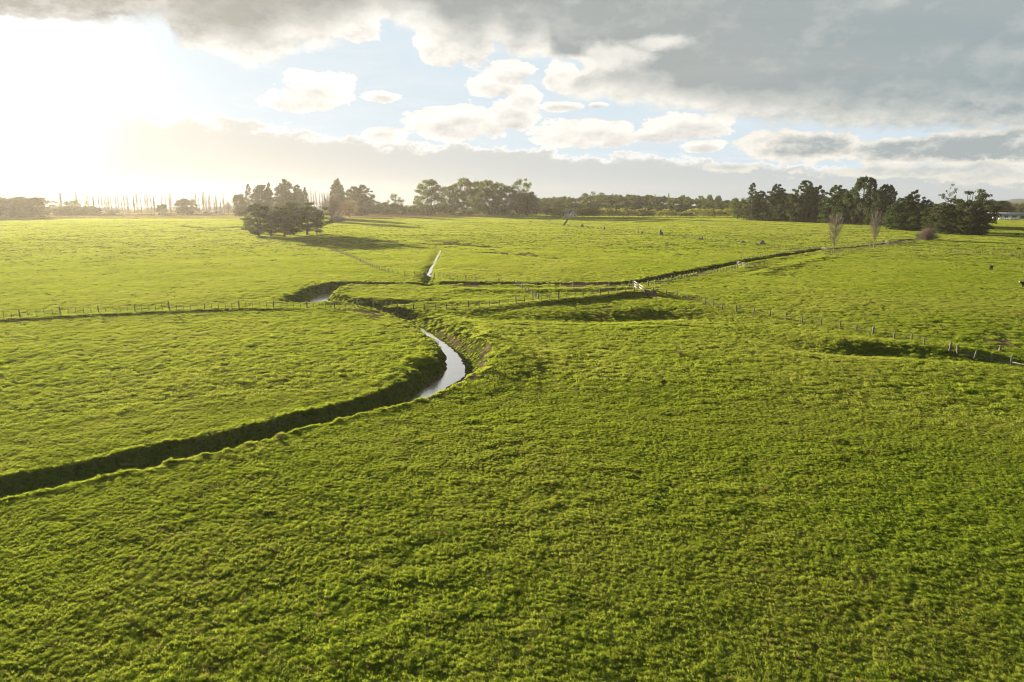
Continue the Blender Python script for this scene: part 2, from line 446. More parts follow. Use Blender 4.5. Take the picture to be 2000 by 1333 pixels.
def build_water():
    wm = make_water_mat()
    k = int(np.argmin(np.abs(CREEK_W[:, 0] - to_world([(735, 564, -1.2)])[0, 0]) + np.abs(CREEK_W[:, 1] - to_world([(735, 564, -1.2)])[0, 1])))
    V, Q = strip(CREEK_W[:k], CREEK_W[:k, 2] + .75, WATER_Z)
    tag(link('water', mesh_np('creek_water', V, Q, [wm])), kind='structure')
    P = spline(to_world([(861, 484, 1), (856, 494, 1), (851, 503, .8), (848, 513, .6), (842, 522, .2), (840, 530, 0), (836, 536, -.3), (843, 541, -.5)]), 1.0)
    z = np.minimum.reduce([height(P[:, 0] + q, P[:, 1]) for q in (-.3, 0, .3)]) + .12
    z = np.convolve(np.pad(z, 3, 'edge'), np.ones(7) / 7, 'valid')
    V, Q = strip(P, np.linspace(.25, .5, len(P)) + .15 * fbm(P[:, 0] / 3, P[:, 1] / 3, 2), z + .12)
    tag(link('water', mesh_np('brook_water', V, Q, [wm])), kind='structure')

# ------------------------------------------------------------------ grass
def grass_mat(name, dark, light, tcol, yellow, dead, tw):
    m, nt, out = new_mat(name)
    p = pos(nt)
    big, mid = grass_colours(nt, p)
    rnd = S(nt, nt.nodes.new('ShaderNodeObjectInfo').outputs['Random'])
    f = (mid * .75 + rnd * .4 - .08).clamp()
    y = (noise(nt, p, .008, 2, .5).smooth(.42, .58) * .28 - .10 + big * .5 + noise(nt, p, .16, 3, .6).smooth(.45, .7) * .35).clamp()
    dd = noise(nt, vmap(nt, p, (1, 1, .2), (31, 7, 0)), 1.15, 3, .6).smooth(.56, .72) * noise(nt, p, .09, 2, .5).smooth(.36, .62) * .8
    c = mixc(nt, y, mixc(nt, f, dark, light), yellow)
    c = mixc(nt, dd, c, dead)
    t = mixc(nt, y, mixc(nt, f, tuple(v * .75 for v in tcol), tcol), tuple(min(1, a * 2.3) for a in yellow))
    t = mixc(nt, dd, t, tuple(min(1, a * 1.5) for a in dead))
    d = nt.nodes.new('ShaderNodeBsdfDiffuse'); put(nt, c, d.inputs[0])
    r = nt.nodes.new('ShaderNodeBsdfTranslucent'); put(nt, t, r.inputs[0])
    x = nt.nodes.new('ShaderNodeMixShader'); x.inputs[0].default_value = tw
    nt.links.new(d.outputs[0], x.inputs[1]); nt.links.new(r.outputs[0], x.inputs[2])
    nt.links.new(x.outputs[0], out.inputs[0])
    return m

def blades(base, h, w, lean, yaw, curl=.5):
    """bent two-part blades; all arrays"""
    n = len(base)
    side = np.stack([-np.sin(yaw), np.cos(yaw), np.zeros(n)], 1) * (w / 2)[:, None]
    out = np.stack([np.cos(yaw), np.sin(yaw), np.zeros(n)], 1)
    mid = base + out * (h * np.sin(lean) * .45)[:, None]; mid[:, 2] += h * np.cos(lean) * .6
    tip = base + out * (h * np.sin(np.minimum(lean + curl, 1.5)) * 1.0)[:, None]; tip[:, 2] += h * np.cos(np.minimum(lean + curl * .6, 1.4))
    V = np.stack([base - side, base + side, mid + side * .75, mid - side * .75, tip], 1).reshape(-1, 3)
    k = np.arange(n)[:, None] * 5
    return V, k + np.array([[0, 1, 2, 3]]), k + np.array([[3, 2, 4]])

def sward(side, n, h, w, tus=0, seed=0, mat=None, relief=.6, cell=.35):
    """a turf patch of blades, taller in its clumps"""
    g = np.random.default_rng(seed)
    b = np.zeros((n, 3)); b[:, :2] = (g.random((n, 2)) - .5) * side * 1.15
    rr = np.hypot(b[:, 0], b[:, 1]) / (side * .575)
    b = b[rr < 1.2]; n = len(b)
    k = fbm(b[:, 0] / cell + seed * 7.1 + 50, b[:, 1] / cell + seed * 3.3, 2)
    hh = h * (.75 + relief * 1.6 * np.clip(k, -.4, 1)) * g.uniform(.6, 1.25, n)
    yaw = g.normal(.1, 1.6, n)
    V, Q, T = blades(b, hh, w * g.uniform(.7, 1.3, n), g.uniform(.15, .75, n), yaw, g.uniform(.2, .8, n))
    V[:, 2] -= .02 * (w / .02)
    return mesh_np('turf', V, [Q, T], [mat])

def tussock(rad, n, h, w, seed, mat):
    g = np.random.default_rng(seed)
    a, q = g.uniform(0, 6.283, n), np.sqrt(g.random(n)) * rad
    b = np.stack([q * np.cos(a) * 1.2, q * np.sin(a) * .8, -.03 * np.ones(n)], 1)
    dome = np.sqrt(np.clip(1 - (q / rad) ** 2, 0, 1))
    hh = h * (.35 + .65 * dome) * g.uniform(.7, 1.15, n)
    V, Q, T = blades(b, hh, w * g.uniform(.7, 1.3, n), .2 + .7 * (q / rad) * g.uniform(.5, 1.2, n), a + g.normal(0, .7, n), g.uniform(.3, .9, n))
    return mesh_np('tussock', V, [Q, T], [mat])

def scatter(name, P, rot, scl, idx, protos, label=None):
    """one object of stuff: copies of the small meshes stood on the points"""
    me = bpy.data.meshes.new(name); me.vertices.add(len(P)); me.vertices.foreach_set('co', np.asarray(P, np.float32).ravel())
    a = me.attributes.new('turn', 'FLOAT_VECTOR', 'POINT'); a.data.foreach_set('vector', np.asarray(rot, np.float32).ravel())
    a = me.attributes.new('size', 'FLOAT_VECTOR', 'POINT'); a.data.foreach_set('vector', np.asarray(scl, np.float32).ravel())
    a = me.attributes.new('pick', 'INT', 'POINT'); a.data.foreach_set('value', np.asarray(idx, np.int32))
    col = bpy.data.collections.new(name + ' kinds')
    for i, p in enumerate(protos):
        col.objects.link(bpy.data.objects.new('%s_kind_%02d' % (name, i), p))
    o = link(name, me)
    ng = bpy.data.node_groups.new(name, 'GeometryNodeTree')
    ng.interface.new_socket('Geometry', in_out='INPUT', socket_type='NodeSocketGeometry')
    ng.interface.new_socket('Geometry', in_out='OUTPUT', socket_type='NodeSocketGeometry')
    N = ng.nodes.new; L = ng.links.new
    gi, go = N('NodeGroupInput'), N('NodeGroupOutput')
    pt = N('GeometryNodeMeshToPoints'); L(gi.outputs[0], pt.inputs[0])
    ci = N('GeometryNodeCollectionInfo'); ci.inputs['Collection'].default_value = col
    ci.inputs['Separate Children'].default_value = True; ci.inputs['Reset Children'].default_value = True
    ip = N('GeometryNodeInstanceOnPoints'); L(pt.outputs[0], ip.inputs['Points']); L(ci.outputs[0], ip.inputs['Instance'])
    ip.inputs['Pick Instance'].default_value = True
    def att(nm, ty):
        n = N('GeometryNodeInputNamedAttribute'); n.data_type = ty; n.inputs[0].default_value = nm; return n.outputs[0]
    L(att('pick', 'INT'), ip.inputs['Instance Index'])
    er = N('FunctionNodeEulerToRotation'); L(att('turn', 'FLOAT_VECTOR'), er.inputs[0]); L(er.outputs[0], ip.inputs['Rotation'])
    L(att('size', 'FLOAT_VECTOR'), ip.inputs['Scale'])
    L(ip.outputs[0], go.inputs[0])
    md = o.modifiers.new('scatter', 'NODES'); md.node_group = ng
    tag(o, kind='stuff', label=label)
    return o

def stand(x, y, yaw, eps, tilt=1.0):
    """ground height and euler angles that lay a patch on the slope with the given yaw"""
    z = height(x, y)
    gx = (height(x + eps, y, False) - height(x - eps, y, False)) / (2 * eps) * tilt
    gy = (height(x, y + eps, False) - height(x, y - eps, False)) / (2 * eps) * tilt
    n = np.stack([-gx, -gy, np.ones_like(gx)], 1); n /= np.linalg.norm(n, axis=1, keepdims=True)
    # R = Rz(c) Ry(b) Rx(a); aim local z at n then spin: build matrix columns
    ax = np.stack([np.cos(yaw), np.sin(yaw), np.zeros_like(yaw)], 1)
    ay = np.cross(n, ax); ay /= np.linalg.norm(ay, axis=1, keepdims=True)
    ax = np.cross(ay, n)
    b = -np.arcsin(np.clip(ax[:, 2], -1, 1)); a = np.arctan2(ay[:, 2], n[:, 2]); c = np.arctan2(ax[:, 1], ax[:, 0])
    return z, np.stack([a, b, c], 1)

def ring_pts(r0, r1, step, half=47.0, jit=.5):
    """jittered rows across the view sector"""
    xs = np.arange(-r1, r1, step); ys = np.arange(-5, r1, step)
    X, Y = np.meshgrid(xs, ys); X = X.ravel() + rng.uniform(-jit, jit, X.size) * step; Y = Y.ravel() + rng.uniform(-jit, jit, Y.size) * step
    R = np.hypot(X, Y); A = np.degrees(np.arctan2(X, Y))
    m = (R >= r0) & (R < r1) & (np.abs(A) < half)
    return X[m], Y[m]

def build_grass():
    G = grass_mat('pasture_blades', (.050, .112, .013), (.088, .172, .020), (.365, .435, .036), (.160, .172, .028), (.20, .145, .060), .60)
    protos = [sward(.6, 420, .105, .019, seed=i, mat=G, cell=.25) for i in range(4)]
    protos += [tussock(.20, 230, .155, .013, 20 + i, G) for i in range(4)]
    protos += [sward(2.4, 1500, .15, .045, seed=40 + i, mat=G, relief=.85, cell=.6) for i in range(4)]
    protos += [sward(6.0, 2000, .20, .10, seed=60 + i, mat=G, relief=.75, cell=1.0) for i in range(4)]
    protos += [tussock(.5, 210, .34, .036, 80 + i, G) for i in range(3)]
    X, Y, K, SC = [], [], [], []
    def put_(x, y, k0, kn, s, keep=None):
        z = height(x, y, False)
        so = soil(x, y, z)
        dc, ec = near_poly(x, y, CREEK_W, 13)
        m = (rng.random(len(x)) > so * 1.15) & ~((np.abs(dc) < ec[:, 0] + .35) & (z < WATER_Z + .45))
        m &= z > WATER_Z + .12
        big = np.array([0, 0, 1.3, 3.2])[min(k0 // 4, 3)] if k0 < 16 else 0
        if big: m &= np.abs(dc) > ec[:, 0] + np.where(dc > 0, ec[:, 1], ec[:, 2]) * .8 + big * .6
        if keep is not None: m &= keep
        X.append(x[m]); Y.append(y[m]); K.append(k0 + rng.integers(0, kn, m.sum())); SC.append((s[m] if np.ndim(s) else np.full(m.sum(), s)))
    x, y = ring_pts(19, 75, .46); put_(x, y, 0, 4, rng.uniform(.85, 1.25, len(x)))
    x, y = ring_pts(72, 340, 1.6); put_(x, y, 8, 4, rng.uniform(.85, 1.25, len(x)), keep=rng.random(len(x)) > sst(210, 340, np.hypot(x, y)))
    x, y = ring_pts(200, 930, 4.5); put_(x, y, 12, 4, rng.uniform(.85, 1.25, len(x)), keep=rng.random(len(x)) < sst(190, 290, np.hypot(x, y)))
    # tussocks, in drifts
    x, y = ring_pts(19, 85, .42, jit=.7); k = fbm(x / 1.6 + 7, y / 1.1 + 3, 2) + .5 * fbm(x / 9, y / 9, 2)
    put_(x, y, 4, 4, np.clip(.75 + .8 * k, .5, 1.5) * rng.uniform(.7, 1.2, len(x)), keep=(k > .06) & (rng.random(len(x)) < .75))
    x, y = ring_pts(80, 400, 1.6, jit=.7); k = fbm(x / 3 + 7, y / 2 + 3, 2) + .5 * fbm(x / 14, y / 14, 2)
    put_(x, y, 16, 3, np.clip(.8 + .8 * k, .5, 1.5) * rng.uniform(.7, 1.2, len(x)), keep=(k > .14) & (rng.random(len(x)) < .42))
    # rank growth on banks, berms and the rough ground between the fences
    x, y = ring_pts(35, 400, .62, jit=.7)
    dc, ec = near_poly(x, y, CREEK_W, 12)
    bank = (np.abs(dc) < ec[:, 0] + np.where(dc > 0, ec[:, 1], ec[:, 2]) + np.where(y > 180, 2.4, 1.0)) & (np.abs(dc) < 12)
    lines = np.zeros(len(x), bool)
    for i in (0, 1, 2, 3, 5, 14):
        d, e = near_poly(x, y, LINES[i], 8); lines |= (np.abs(d) < e[:, 1] * .9) & (np.abs(d) < 8)
    put_(x, y, 16, 3, rng.uniform(.55, 1.15, len(x)) * np.where(y < 110, .62, 1.0), keep=(bank & (rng.random(len(x)) < np.where(y > 140, .62, .85))) | (lines & (y < 240) & (rng.random(len(x)) < .28)))
    X, Y, K, SC = map(np.concatenate, (X, Y, K, SC))
    yaw = np.where((K < 4) | ((K >= 8) & (K < 16)), rng.uniform(0, 6.283, len(X)), rng.normal(0, .5, len(X)))
    eps = np.where(K < 8, .3, np.where(K < 12, 1.1, np.where(K < 16, 2.8, .4)))
    z, rot = stand(X, Y, yaw, eps)
    S3 = np.stack([SC, SC, SC * rng.uniform(.8, 1.25, len(X))], 1)
    print('grass points', len(X))
    scatter('grass', np.stack([X, Y, z], 1), rot, S3, K, protos, 'short green pasture grass with tussocks covering the paddocks')
# ------------------------------------------------------------------ sky, sun, haze, camera
def build_sky():
    w = bpy.data.worlds.new('World'); sc.world = w; w.use_nodes = True
    nt = w.node_tree; nt.nodes.clear()
    out = nt.nodes.new('ShaderNodeOutputWorld'); bg = nt.nodes.new('ShaderNodeBackground')
    STR = .1
    bg.inputs['Strength'].default_value = STR
    K = 1 / STR / 2 ** EXPO
    tc = nt.nodes.new('ShaderNodeTexCoord'); dirv = S(nt, tc.outputs['Generated'])
    sep = nt.nodes.new('ShaderNodeSeparateXYZ'); nt.links.new(dirv.k, sep.inputs[0])
    X, Y, Z = (S(nt, sep.outputs[i]) for i in range(3))
    az = X._m('ARCTAN2', Y) * (180 / math.pi)
    el = Z._m('ARCSINE') * (180 / math.pi)
    def curve(pts):
        """height (degrees) of an outline as a function of bearing"""
        n = nt.nodes.new('ShaderNodeFloatCurve')
        a, e = azel([p[0] for p in pts], [p[1] for p in pts])
        xs, ys = (a + 60) / 120, e / 40
        c = n.mapping.curves[0]
        while len(c.points) > 2: c.points.remove(c.points[-2])
        c.points[0].location = (xs[0], ys[0]); c.points[-1].location = (xs[-1], ys[-1])
        for u, v in zip(xs[1:-1], ys[1:-1]): c.points.new(u, v)
        for q in c.points: q.handle_type = 'AUTO_CLAMPED'
        n.mapping.use_clip = False; n.mapping.extend = 'HORIZONTAL'; n.mapping.update()
        nt.links.new(((az + 60) / 120).clamp().k, n.inputs['Value'])
        return S(nt, n.outputs[0]) * 40
    cmb = nt.nodes.new('ShaderNodeCombineXYZ'); nt.links.new(az.k, cmb.inputs[0]); nt.links.new(el.k, cmb.inputs[1])
    def blob(px, py, rx, ry):
        """distance from a cloud's heart, 1 on its outline"""
        a0, e0 = azel(px, py); a1, _ = azel(px + rx, py); _, e1 = azel(px, py - ry)
        ra, re = abs(float(a1 - a0)), abs(float(e1 - e0))
        n = nt.nodes.new('ShaderNodeVectorMath'); n.operation = 'MULTIPLY_ADD'; nt.links.new(cmb.outputs[0], n.inputs[0])
        n.inputs[1].default_value = (1 / ra, 1 / re, 0); n.inputs[2].default_value = (-float(a0) / ra, -float(e0) / re, 0)
        l = nt.nodes.new('ShaderNodeVectorMath'); l.operation = 'LENGTH'; nt.links.new(n.outputs[0], l.inputs[0])
        return S(nt, l.outputs['Value'])
    def heap(B):
        m = None
        for b in B:
            q = blob(*b); m = q if m is None else m.min(q)
        return 1 - m
    # cloud texture: fine billows, and streaks on a high plane
    dv = vmap(nt, dirv, (1, 1, 1.9))
    def billow(off): return noise(nt, vmap(nt, dv, (1, 1, 1), off), 9.0, 6, .60)
    sd = SUN * .012
    n0 = billow((0, 0, 0)); n1 = billow((-sd[0] * 1.2, -sd[1], -.030))
    relief = (n0 - n1)
    nb = noise(nt, vmap(nt, dv, (1, 1, 1.2), (3, 1, 0)), 3.2, 6, .55)
    comb = nt.nodes.new('ShaderNodeCombineXYZ')
    den = Z.max(0) + .10
    nt.links.new((X / den).k, comb.inputs[0]); nt.links.new((Y / den).k, comb.inputs[1])
    plane = S(nt, comb.outputs[0])
    st = noise(nt, vmap(nt, plane, (.55, 1.5, 1)), 1.1, 6, .55)
    st2 = noise(nt, vmap(nt, plane, (.8, 1.2, 1), (5, 3, 0)), 3.0, 6, .6)
    m0 = noise(nt, vmap(nt, dv, (1, 1, 1), (1.3, 2.1, .4)), 24.0, 7, .66)
    m1 = noise(nt, vmap(nt, dv, (1, 1, 1), (1.3 - sd[0] * .7, 2.1 - sd[1] * .6, .4 - .018)), 24.0, 7, .66)
    bill = (m0 - .5) * 2.0; rel2 = m0 - m1
    puff = (n0 - .5) * 1.9; soft = (nb - .5) * 1.7
    # angle from the sun
    dp = nt.nodes.new('ShaderNodeVectorMath'); dp.operation = 'DOT_PRODUCT'; nt.links.new(dirv.k, dp.inputs[0])
    gaz, gel = -35.0 * D2R, 8.6 * D2R
    dp.inputs[1].default_value = (math.sin(gaz) * math.cos(gel), math.cos(gaz) * math.cos(gel), math.sin(gel))
    ang = S(nt, dp.outputs['Value']).min(1)._m('ARCCOSINE') * (180 / math.pi)
    glow = (ang / -3.0).exp() * 2.0 + (ang / -11.0).exp() * .03
    warmth = (ang / -20.0).exp()
    # clear air
    ns = nt.nodes.new('ShaderNodeTexSky'); ns.sky_type = 'NISHITA'; ns.sun_disc = False
    ns.sun_elevation = SUN_EL; ns.sun_rotation = SUN_AZ; ns.altitude = 20; ns.dust_density = 1.2; ns.ozone_density = 1.2
    sky = mixc(nt, .992, S(nt, ns.outputs[0]), (.67 * K, .79 * K, .87 * K))
    veil = (st2.smooth(.40, .72) * .35 + warmth * .34).clamp()
    sky = mixc(nt, veil, sky, (.87 * K, .90 * K, .93 * K))
    def tint(f, amt=1.0):
        n = nt.nodes.new('ShaderNodeVectorMath'); n.operation = 'SCALE'; n.inputs[0].default_value = (K, .955 * K, .84 * K)
        nt.links.new((f * amt).k, n.inputs['Scale']); return S(nt, n.outputs[0])
    col = mixc(nt, 1.0, sky, tint(glow), 'ADD')
    wc = lambda cool, warm, f=None: mixc(nt, (warmth * 1.5).clamp() if f is None else f, tuple(v * K for v in cool), tuple(v * K for v in warm))
    # low bank over the horizon
    cD = curve([(-400, 190), (0, 214), (200, 226), (320, 229), (430, 238), (520, 244), (600, 262), (700, 271), (760, 284), (850, 282), (950, 285), (1050, 293), (1150, 301), (1250, 305), (1350, 314), (1430, 318), (1600, 322), (1800, 330), (2000, 340), (2400, 350)])
    dD = cD - el + bill * 1.6 + puff * .5 + soft * .5
    mD = dD.smooth(-.10, .15)
    rim = (dD * dD / -.10).exp()
    low = wc((.58, .635, .655), (.78, .73, .635))
    low = mixc(nt, el.smooth(1.0, 7.0) * .5, low, wc((.62, .65, .66), (.80, .77, .71)))
    low = mixc(nt, (rim * .75).clamp(), low, (1.15 * K, 1.12 * K, 1.06 * K))
    low = mixc(nt, 1.0, low, tint(glow * (ang.smooth(2, 15, .5, .10)) + (ang / -8.0).exp() * .22), 'ADD')
    col = mixc(nt, mD * ang.smooth(2.5, 9.0, .25, 1.0), col, low)
    # separate cumulus
    B = [(622, 180, 80, 44), (570, 196, 60, 24), (742, 189, 42, 12), (905, 238, 120, 36), (1000, 222, 50, 36), (1000, 140, 50, 26), (965, 168, 50, 24), (1022, 190, 34, 24), (1150, 262, 112, 30), (1100, 208, 46, 10), (1170, 206, 24, 7),
         (1345, 246, 95, 30), (1280, 264, 70, 16), (1375, 285, 44, 14), (750, 262, 40, 16), (865, 95, 50, 40), (910, 80, 70, 46), (700, 50, 50, 34), (1095, 150, 34, 34)]
    v = heap(B) + bill * .85 + puff * .35
    mP = v.smooth(-.06, .09)
    low_side = heap([(x, y + h * .42, w * .85, h * .75) for x, y, w, h in B])
    core = ((low_side + bill * .35).smooth(-.15, .55) * .55 - rel2 * 1.8 - relief * .8).clamp()
    pc = mixc(nt, core, wc((1.02, .985, .91), (1.25, 1.2, 1.08)), wc((.60, .60, .595), (.84, .80, .74)))
    col = mixc(nt, mP, col, pc)
    # middle deck at right, and the cream heads below it
    v = heap([(1900, 288, 500, 36), (2080, 282, 500, 44), (1560, 286, 150, 36)]) + bill * .9 + puff * .7
    dk = (v.smooth(.15, .6) * az.smooth(15.5, 26.0, .25, 1.0) - rel2 * 2.6 - relief * 1.5).clamp()
    col = mixc(nt, v.smooth(.0, .2), col, mixc(nt, dk, wc((.97, .92, .82), (1, 1, 1)), wc((.42, .475, .485), (.6, .6, .6))))
    v = heap([(1800, 334, 300, 15), (1950, 342, 150, 22), (1420, 328, 60, 12), (1990, 362, 80, 12)]) + bill * 1.6 + puff * .8
    col = mixc(nt, v.smooth(.0, .35) * .9, col, mixc(nt, (v.smooth(.3, 1.0) - rel2 * 4.0).clamp(), tuple(q * K for q in (.88, .85, .76)), tuple(q * K for q in (.60, .64, .63))))
    # great dark deck overhead
    cT = curve([(-400, 70), (0, 44), (160, 40), (312, 36), (345, 72), (420, 98), (500, 112), (580, 100), (650, 86), (700, 58), (730, 40), (800, 48), (850, 76), (900, 116), (940, 120), (970, 100), (1010, 118), (1055, 108), (1082, 160), (1115, 186), (1200, 197), (1300, 214), (1400, 228), (1500, 238), (1650, 250), (1800, 254), (2000, 252), (2400, 252)])
    gap = heap([(1108, 128, 62, 26)])
    dT = el - cT + bill * 1.4 + puff * 1.2 + soft * 1.0 - gap.max(0) * 5.0
    mT = dT.smooth(-.5, .6)
    edge = dT.smooth(.0, 3.2)
    deck = wc((.395, .43, .425), (.47, .45, .40), warmth.smooth(.10, .50))
    deck = mixc(nt, az.smooth(8, 32) * .9, deck, tuple(q * K for q in (.345, .42, .44)))
    lit = (st - .5) * 1.1 + soft * .35 + .22
    deck = mixc(nt, lit.clamp(), deck, wc((.50, .525, .515), (.60, .575, .52)))
    deck = mixc(nt, st2.smooth(.5, .75) * .22, deck, wc((.30, .335, .34), (.38, .36, .32)))
    # the sunlit shoulder of the second cloud and the bright fringe
    sh = heap([(1185, 112, 120, 40), (1290, 84, 90, 22), (1090, 152, 46, 36)])
    lite = ((1 - edge) * az.smooth(-30, -19, .05, .9) * az.smooth(10, 30, 1.0, .47) + (sh + puff * .9 + bill * .4).smooth(.0, .75) * .8 + relief * 1.2 + rel2 * 1.6 * (1 - edge)).clamp()
    deck = mixc(nt, lite, deck, wc((.93, .90, .82), (1.15, 1.12, 1.04)))
    deck = mixc(nt, 1.0, deck, tint(glow * dT.smooth(-.3, .4, .15, .008)), 'ADD')
    col = mixc(nt, mT, col, deck)
    # below the horizon
    col = mixc(nt, el.smooth(-3, -.3), tuple(q * K for q in (.30, .33, .22)), col)
    nt.links.new(col.k, bg.inputs['Color']); nt.links.new(bg.outputs[0], out.inputs[0])
    w.cycles.sampling_method = 'MANUAL'; w.cycles.sample_map_resolution = 1024

def build_light():
    l = bpy.data.lights.new('sun', 'SUN'); l.energy = 5.0; l.angle = .5 * D2R; l.color = (1.0, .88, .70)
    o = link('sun', l); o.rotation_euler = Vector((-SUN[0], -SUN[1], -SUN[2])).to_track_quat('-Z', 'Y').to_euler(); o.location = (-60, 80, 60)

def build_haze():
    m, nt, out = new_mat('haze')
    v = nt.nodes.new('ShaderNodeVolumePrincipled')
    v.inputs['Color'].default_value = (.52, .485, .41, 1); v.inputs['Density'].default_value = HAZE; v.inputs['Anisotropy'].default_value = .55
    nt.links.new(v.outputs[0], out.inputs['Volume'])
    b = MB().box((0, 0, 25), (3440, 3440, 64))
    m.cycles.homogeneous_volume = True
    tag(link('haze', b.mesh('haze', m)), kind='stuff')
HAZE = .000082

def build_camera():
    c = bpy.data.cameras.new('camera'); c.sensor_width = 36; c.lens = FPX / 2000 * 36; c.clip_end = 30000; c.clip_start = .1
    o = link('camera', c, loc=(0, 0, CAMZ), rot=(math.pi / 2 - PITCH, 0, 0)); sc.camera = o

def settings():
    sc.render.engine = 'CYCLES'
    sc.view_settings.view_transform = 'Standard'; sc.view_settings.look = 'None'; sc.view_settings.gamma = 1; sc.view_settings.exposure = EXPO
    c = sc.cycles
    c.use_denoising = True; c.filter_width = 1.15; c.max_bounces = 5; c.diffuse_bounces = 3; c.glossy_bounces = 2; c.transmission_bounces = 3; c.volume_bounces = 0; c.transparent_max_bounces = 4
    c.sample_clamp_indirect = 6; c.caustics_reflective = False; c.caustics_refractive = False
EXPO = 2.2
# ------------------------------------------------------------------ fences and gates
WOOD = solid('weathered_wood', (.135, .117, .097), .9, .35, 2.5, bump=.4, dark=(.13, .12, .10))
PALEWOOD = solid('pale_timber', (.23, .20, .165), .85, .25, 2.0, bump=.3)
DARKWOOD = solid('dark_wood', (.10, .085, .07), .9, .35, 2.0, bump=.4)
WIRE = solid('fence_wire', (.09, .085, .075), .9, .15, 4, 0)

def post_mesh(name, h, r, mat, seed):
    g = np.random.default_rng(seed)
    b = MB(); n = 7
    zs = np.array([-.5, .0, h * .5, h * .93, h])
    rr = r * np.array([1.08, 1.05, 1.0, .96, .78])
    pts = np.column_stack([np.cumsum(g.normal(0, .01, 5)), np.cumsum(g.normal(0, .01, 5)), zs])
    b.tube(pts, rr, n)
    return b.mesh(name, mat)
POSTS = [post_mesh('post', 1.25, .095, WOOD, i) for i in range(3)] + [post_mesh('post', 1.45, .13, WOOD, 9)]
BATTENS = [post_mesh('batten', 1.1, .05, WOOD, 20 + i) for i in range(3)]
DPOSTS = [post_mesh('post', 1.3, .10, DARKWOOD, 30 + i) for i in range(3)]

def along(pts, spacing):
    X, Y, _ = ground([p[0] for p in pts], [p[1] for p in pts])
    P = spline(np.column_stack([X, Y]), 1.0)
    s = np.concatenate([[0], np.cumsum(np.linalg.norm(np.diff(P, axis=0), axis=1))])
    n = max(2, int(round(s[-1] / spacing)) + 1)
    t = np.linspace(0, s[-1], n)
    return np.column_stack([np.interp(t, s, P[:, 0]), np.interp(t, s, P[:, 1])])

def fence(name, pts, spacing, label, cat='fence', battens=0, posts=POSTS[:3], big=6, wires=(.25, .5, .75, .98, 1.15), wire_r=.006, lean=.04, rails=(), scale=1.0):
    """thing > post (each), batten (each), wire"""
    Q = along(pts, spacing / (battens + 1))
    z = height(Q[:, 0], Q[:, 1])
    root = link(name, None, loc=(Q[0, 0], Q[0, 1], z[0])); o0 = Vector(root.location)
    tag(root, label, cat, None)
    tops = []
    for i, (x, y) in enumerate(Q):
        isp = battens == 0 or i % (battens + 1) == 0
        if isp:
            k = i // (battens + 1)
            me = POSTS[3] if (posts is POSTS or posts == POSTS[:3]) and (k % big == 0 or i == len(Q) - 1) else posts[k % len(posts)]
            nm = 'post'
        else: me, nm = BATTENS[i % 3], 'batten'
        lx, ly = rng.normal(0, lean, 2)
        o = link(nm, me, root, (x - o0.x, y - o0.y, z[i] - o0.z), (lx, ly, rng.uniform(0, 6)), (scale, scale, scale * rng.uniform(.92, 1.08)))
        tops.append((x - o0.x, y - o0.y, z[i] - o0.z, lx, ly))
    T = np.array(tops)
    if wires:
        b = MB()
        for h in wires:
            L = np.column_stack([T[:, 0] + T[:, 4] * h * scale, T[:, 1] - T[:, 3] * h * scale, T[:, 2] + h * scale])
            M = (L[1:] + L[:-1]) / 2; M[:, 2] -= .015
            R = np.empty((len(L) + len(M), 3)); R[0::2] = L; R[1::2] = M
            b.tube(R, wire_r, 3, False)
        link('wire', b.mesh('wire', WIRE), root)
    for i, j, h0, h1, r in rails:
        b = MB(); a, c = T[i, :3] + (0, 0, h0), T[j, :3] + (0, 0, h1)
        b.tube([a, (a + c) / 2 + (0, 0, -.03), c], r, 5)
        link('rail', b.mesh('rail', WOOD), root)
    return root

def gate(pts, label, h=1.2, rails=5, mat=WOOD, name='gate', rail_h=.11, cat='gate', braces=True):
    """thing > gate_post (two), stile, rail (each), brace"""
    X, Y, Z = ground([p[0] for p in pts], [p[1] for p in pts])
    root = link(name, None, loc=(X[0], Y[0], Z[0])); tag(root, label, cat)
    P = np.column_stack([X - X[0], Y - Y[0], Z - Z[0]])
    for k, p in enumerate(P):
        b = MB().tube([p + (0, 0, -.4), p + (0, 0, h * .6), p + (0, 0, h + .18)], [.10, .095, .085], 8); link('gate_post', b.mesh('gate_post', WOOD), root)
    for a, c in zip(P[:-1], P[1:]):
        d = c - a; L = np.linalg.norm(d[:2]); u = d / L; yaw = math.atan2(d[1], d[0]); tilt = -math.atan2(d[2], L)
        R = Matrix.Rotation(yaw, 3, 'Z') @ Matrix.Rotation(tilt, 3, 'Y')
        n = np.array([-u[1], u[0], 0]) * .05
        for r in range(rails):
            zz = .16 + (h - .2) * r / (rails - 1)
            b = MB().box((a + c) / 2 + (0, 0, zz) + n * (1 if r % 2 else 1.02), (L - .16, .035, rail_h), R); link('rail', b.mesh('rail', mat), root)
        for q in (.035, .5, .965):
            p = a + d * q
            b = MB().box(p + (0, 0, h * .53) - n * .2, (.10, .045, h), R); link('stile', b.mesh('stile', mat), root)
        if braces:
            b = MB().tube([a + u * .2 + (0, 0, .2) - n, c - u * .2 + (0, 0, h - .1) - n], .035, 4); link('brace', b.mesh('brace', mat), root)
    return root

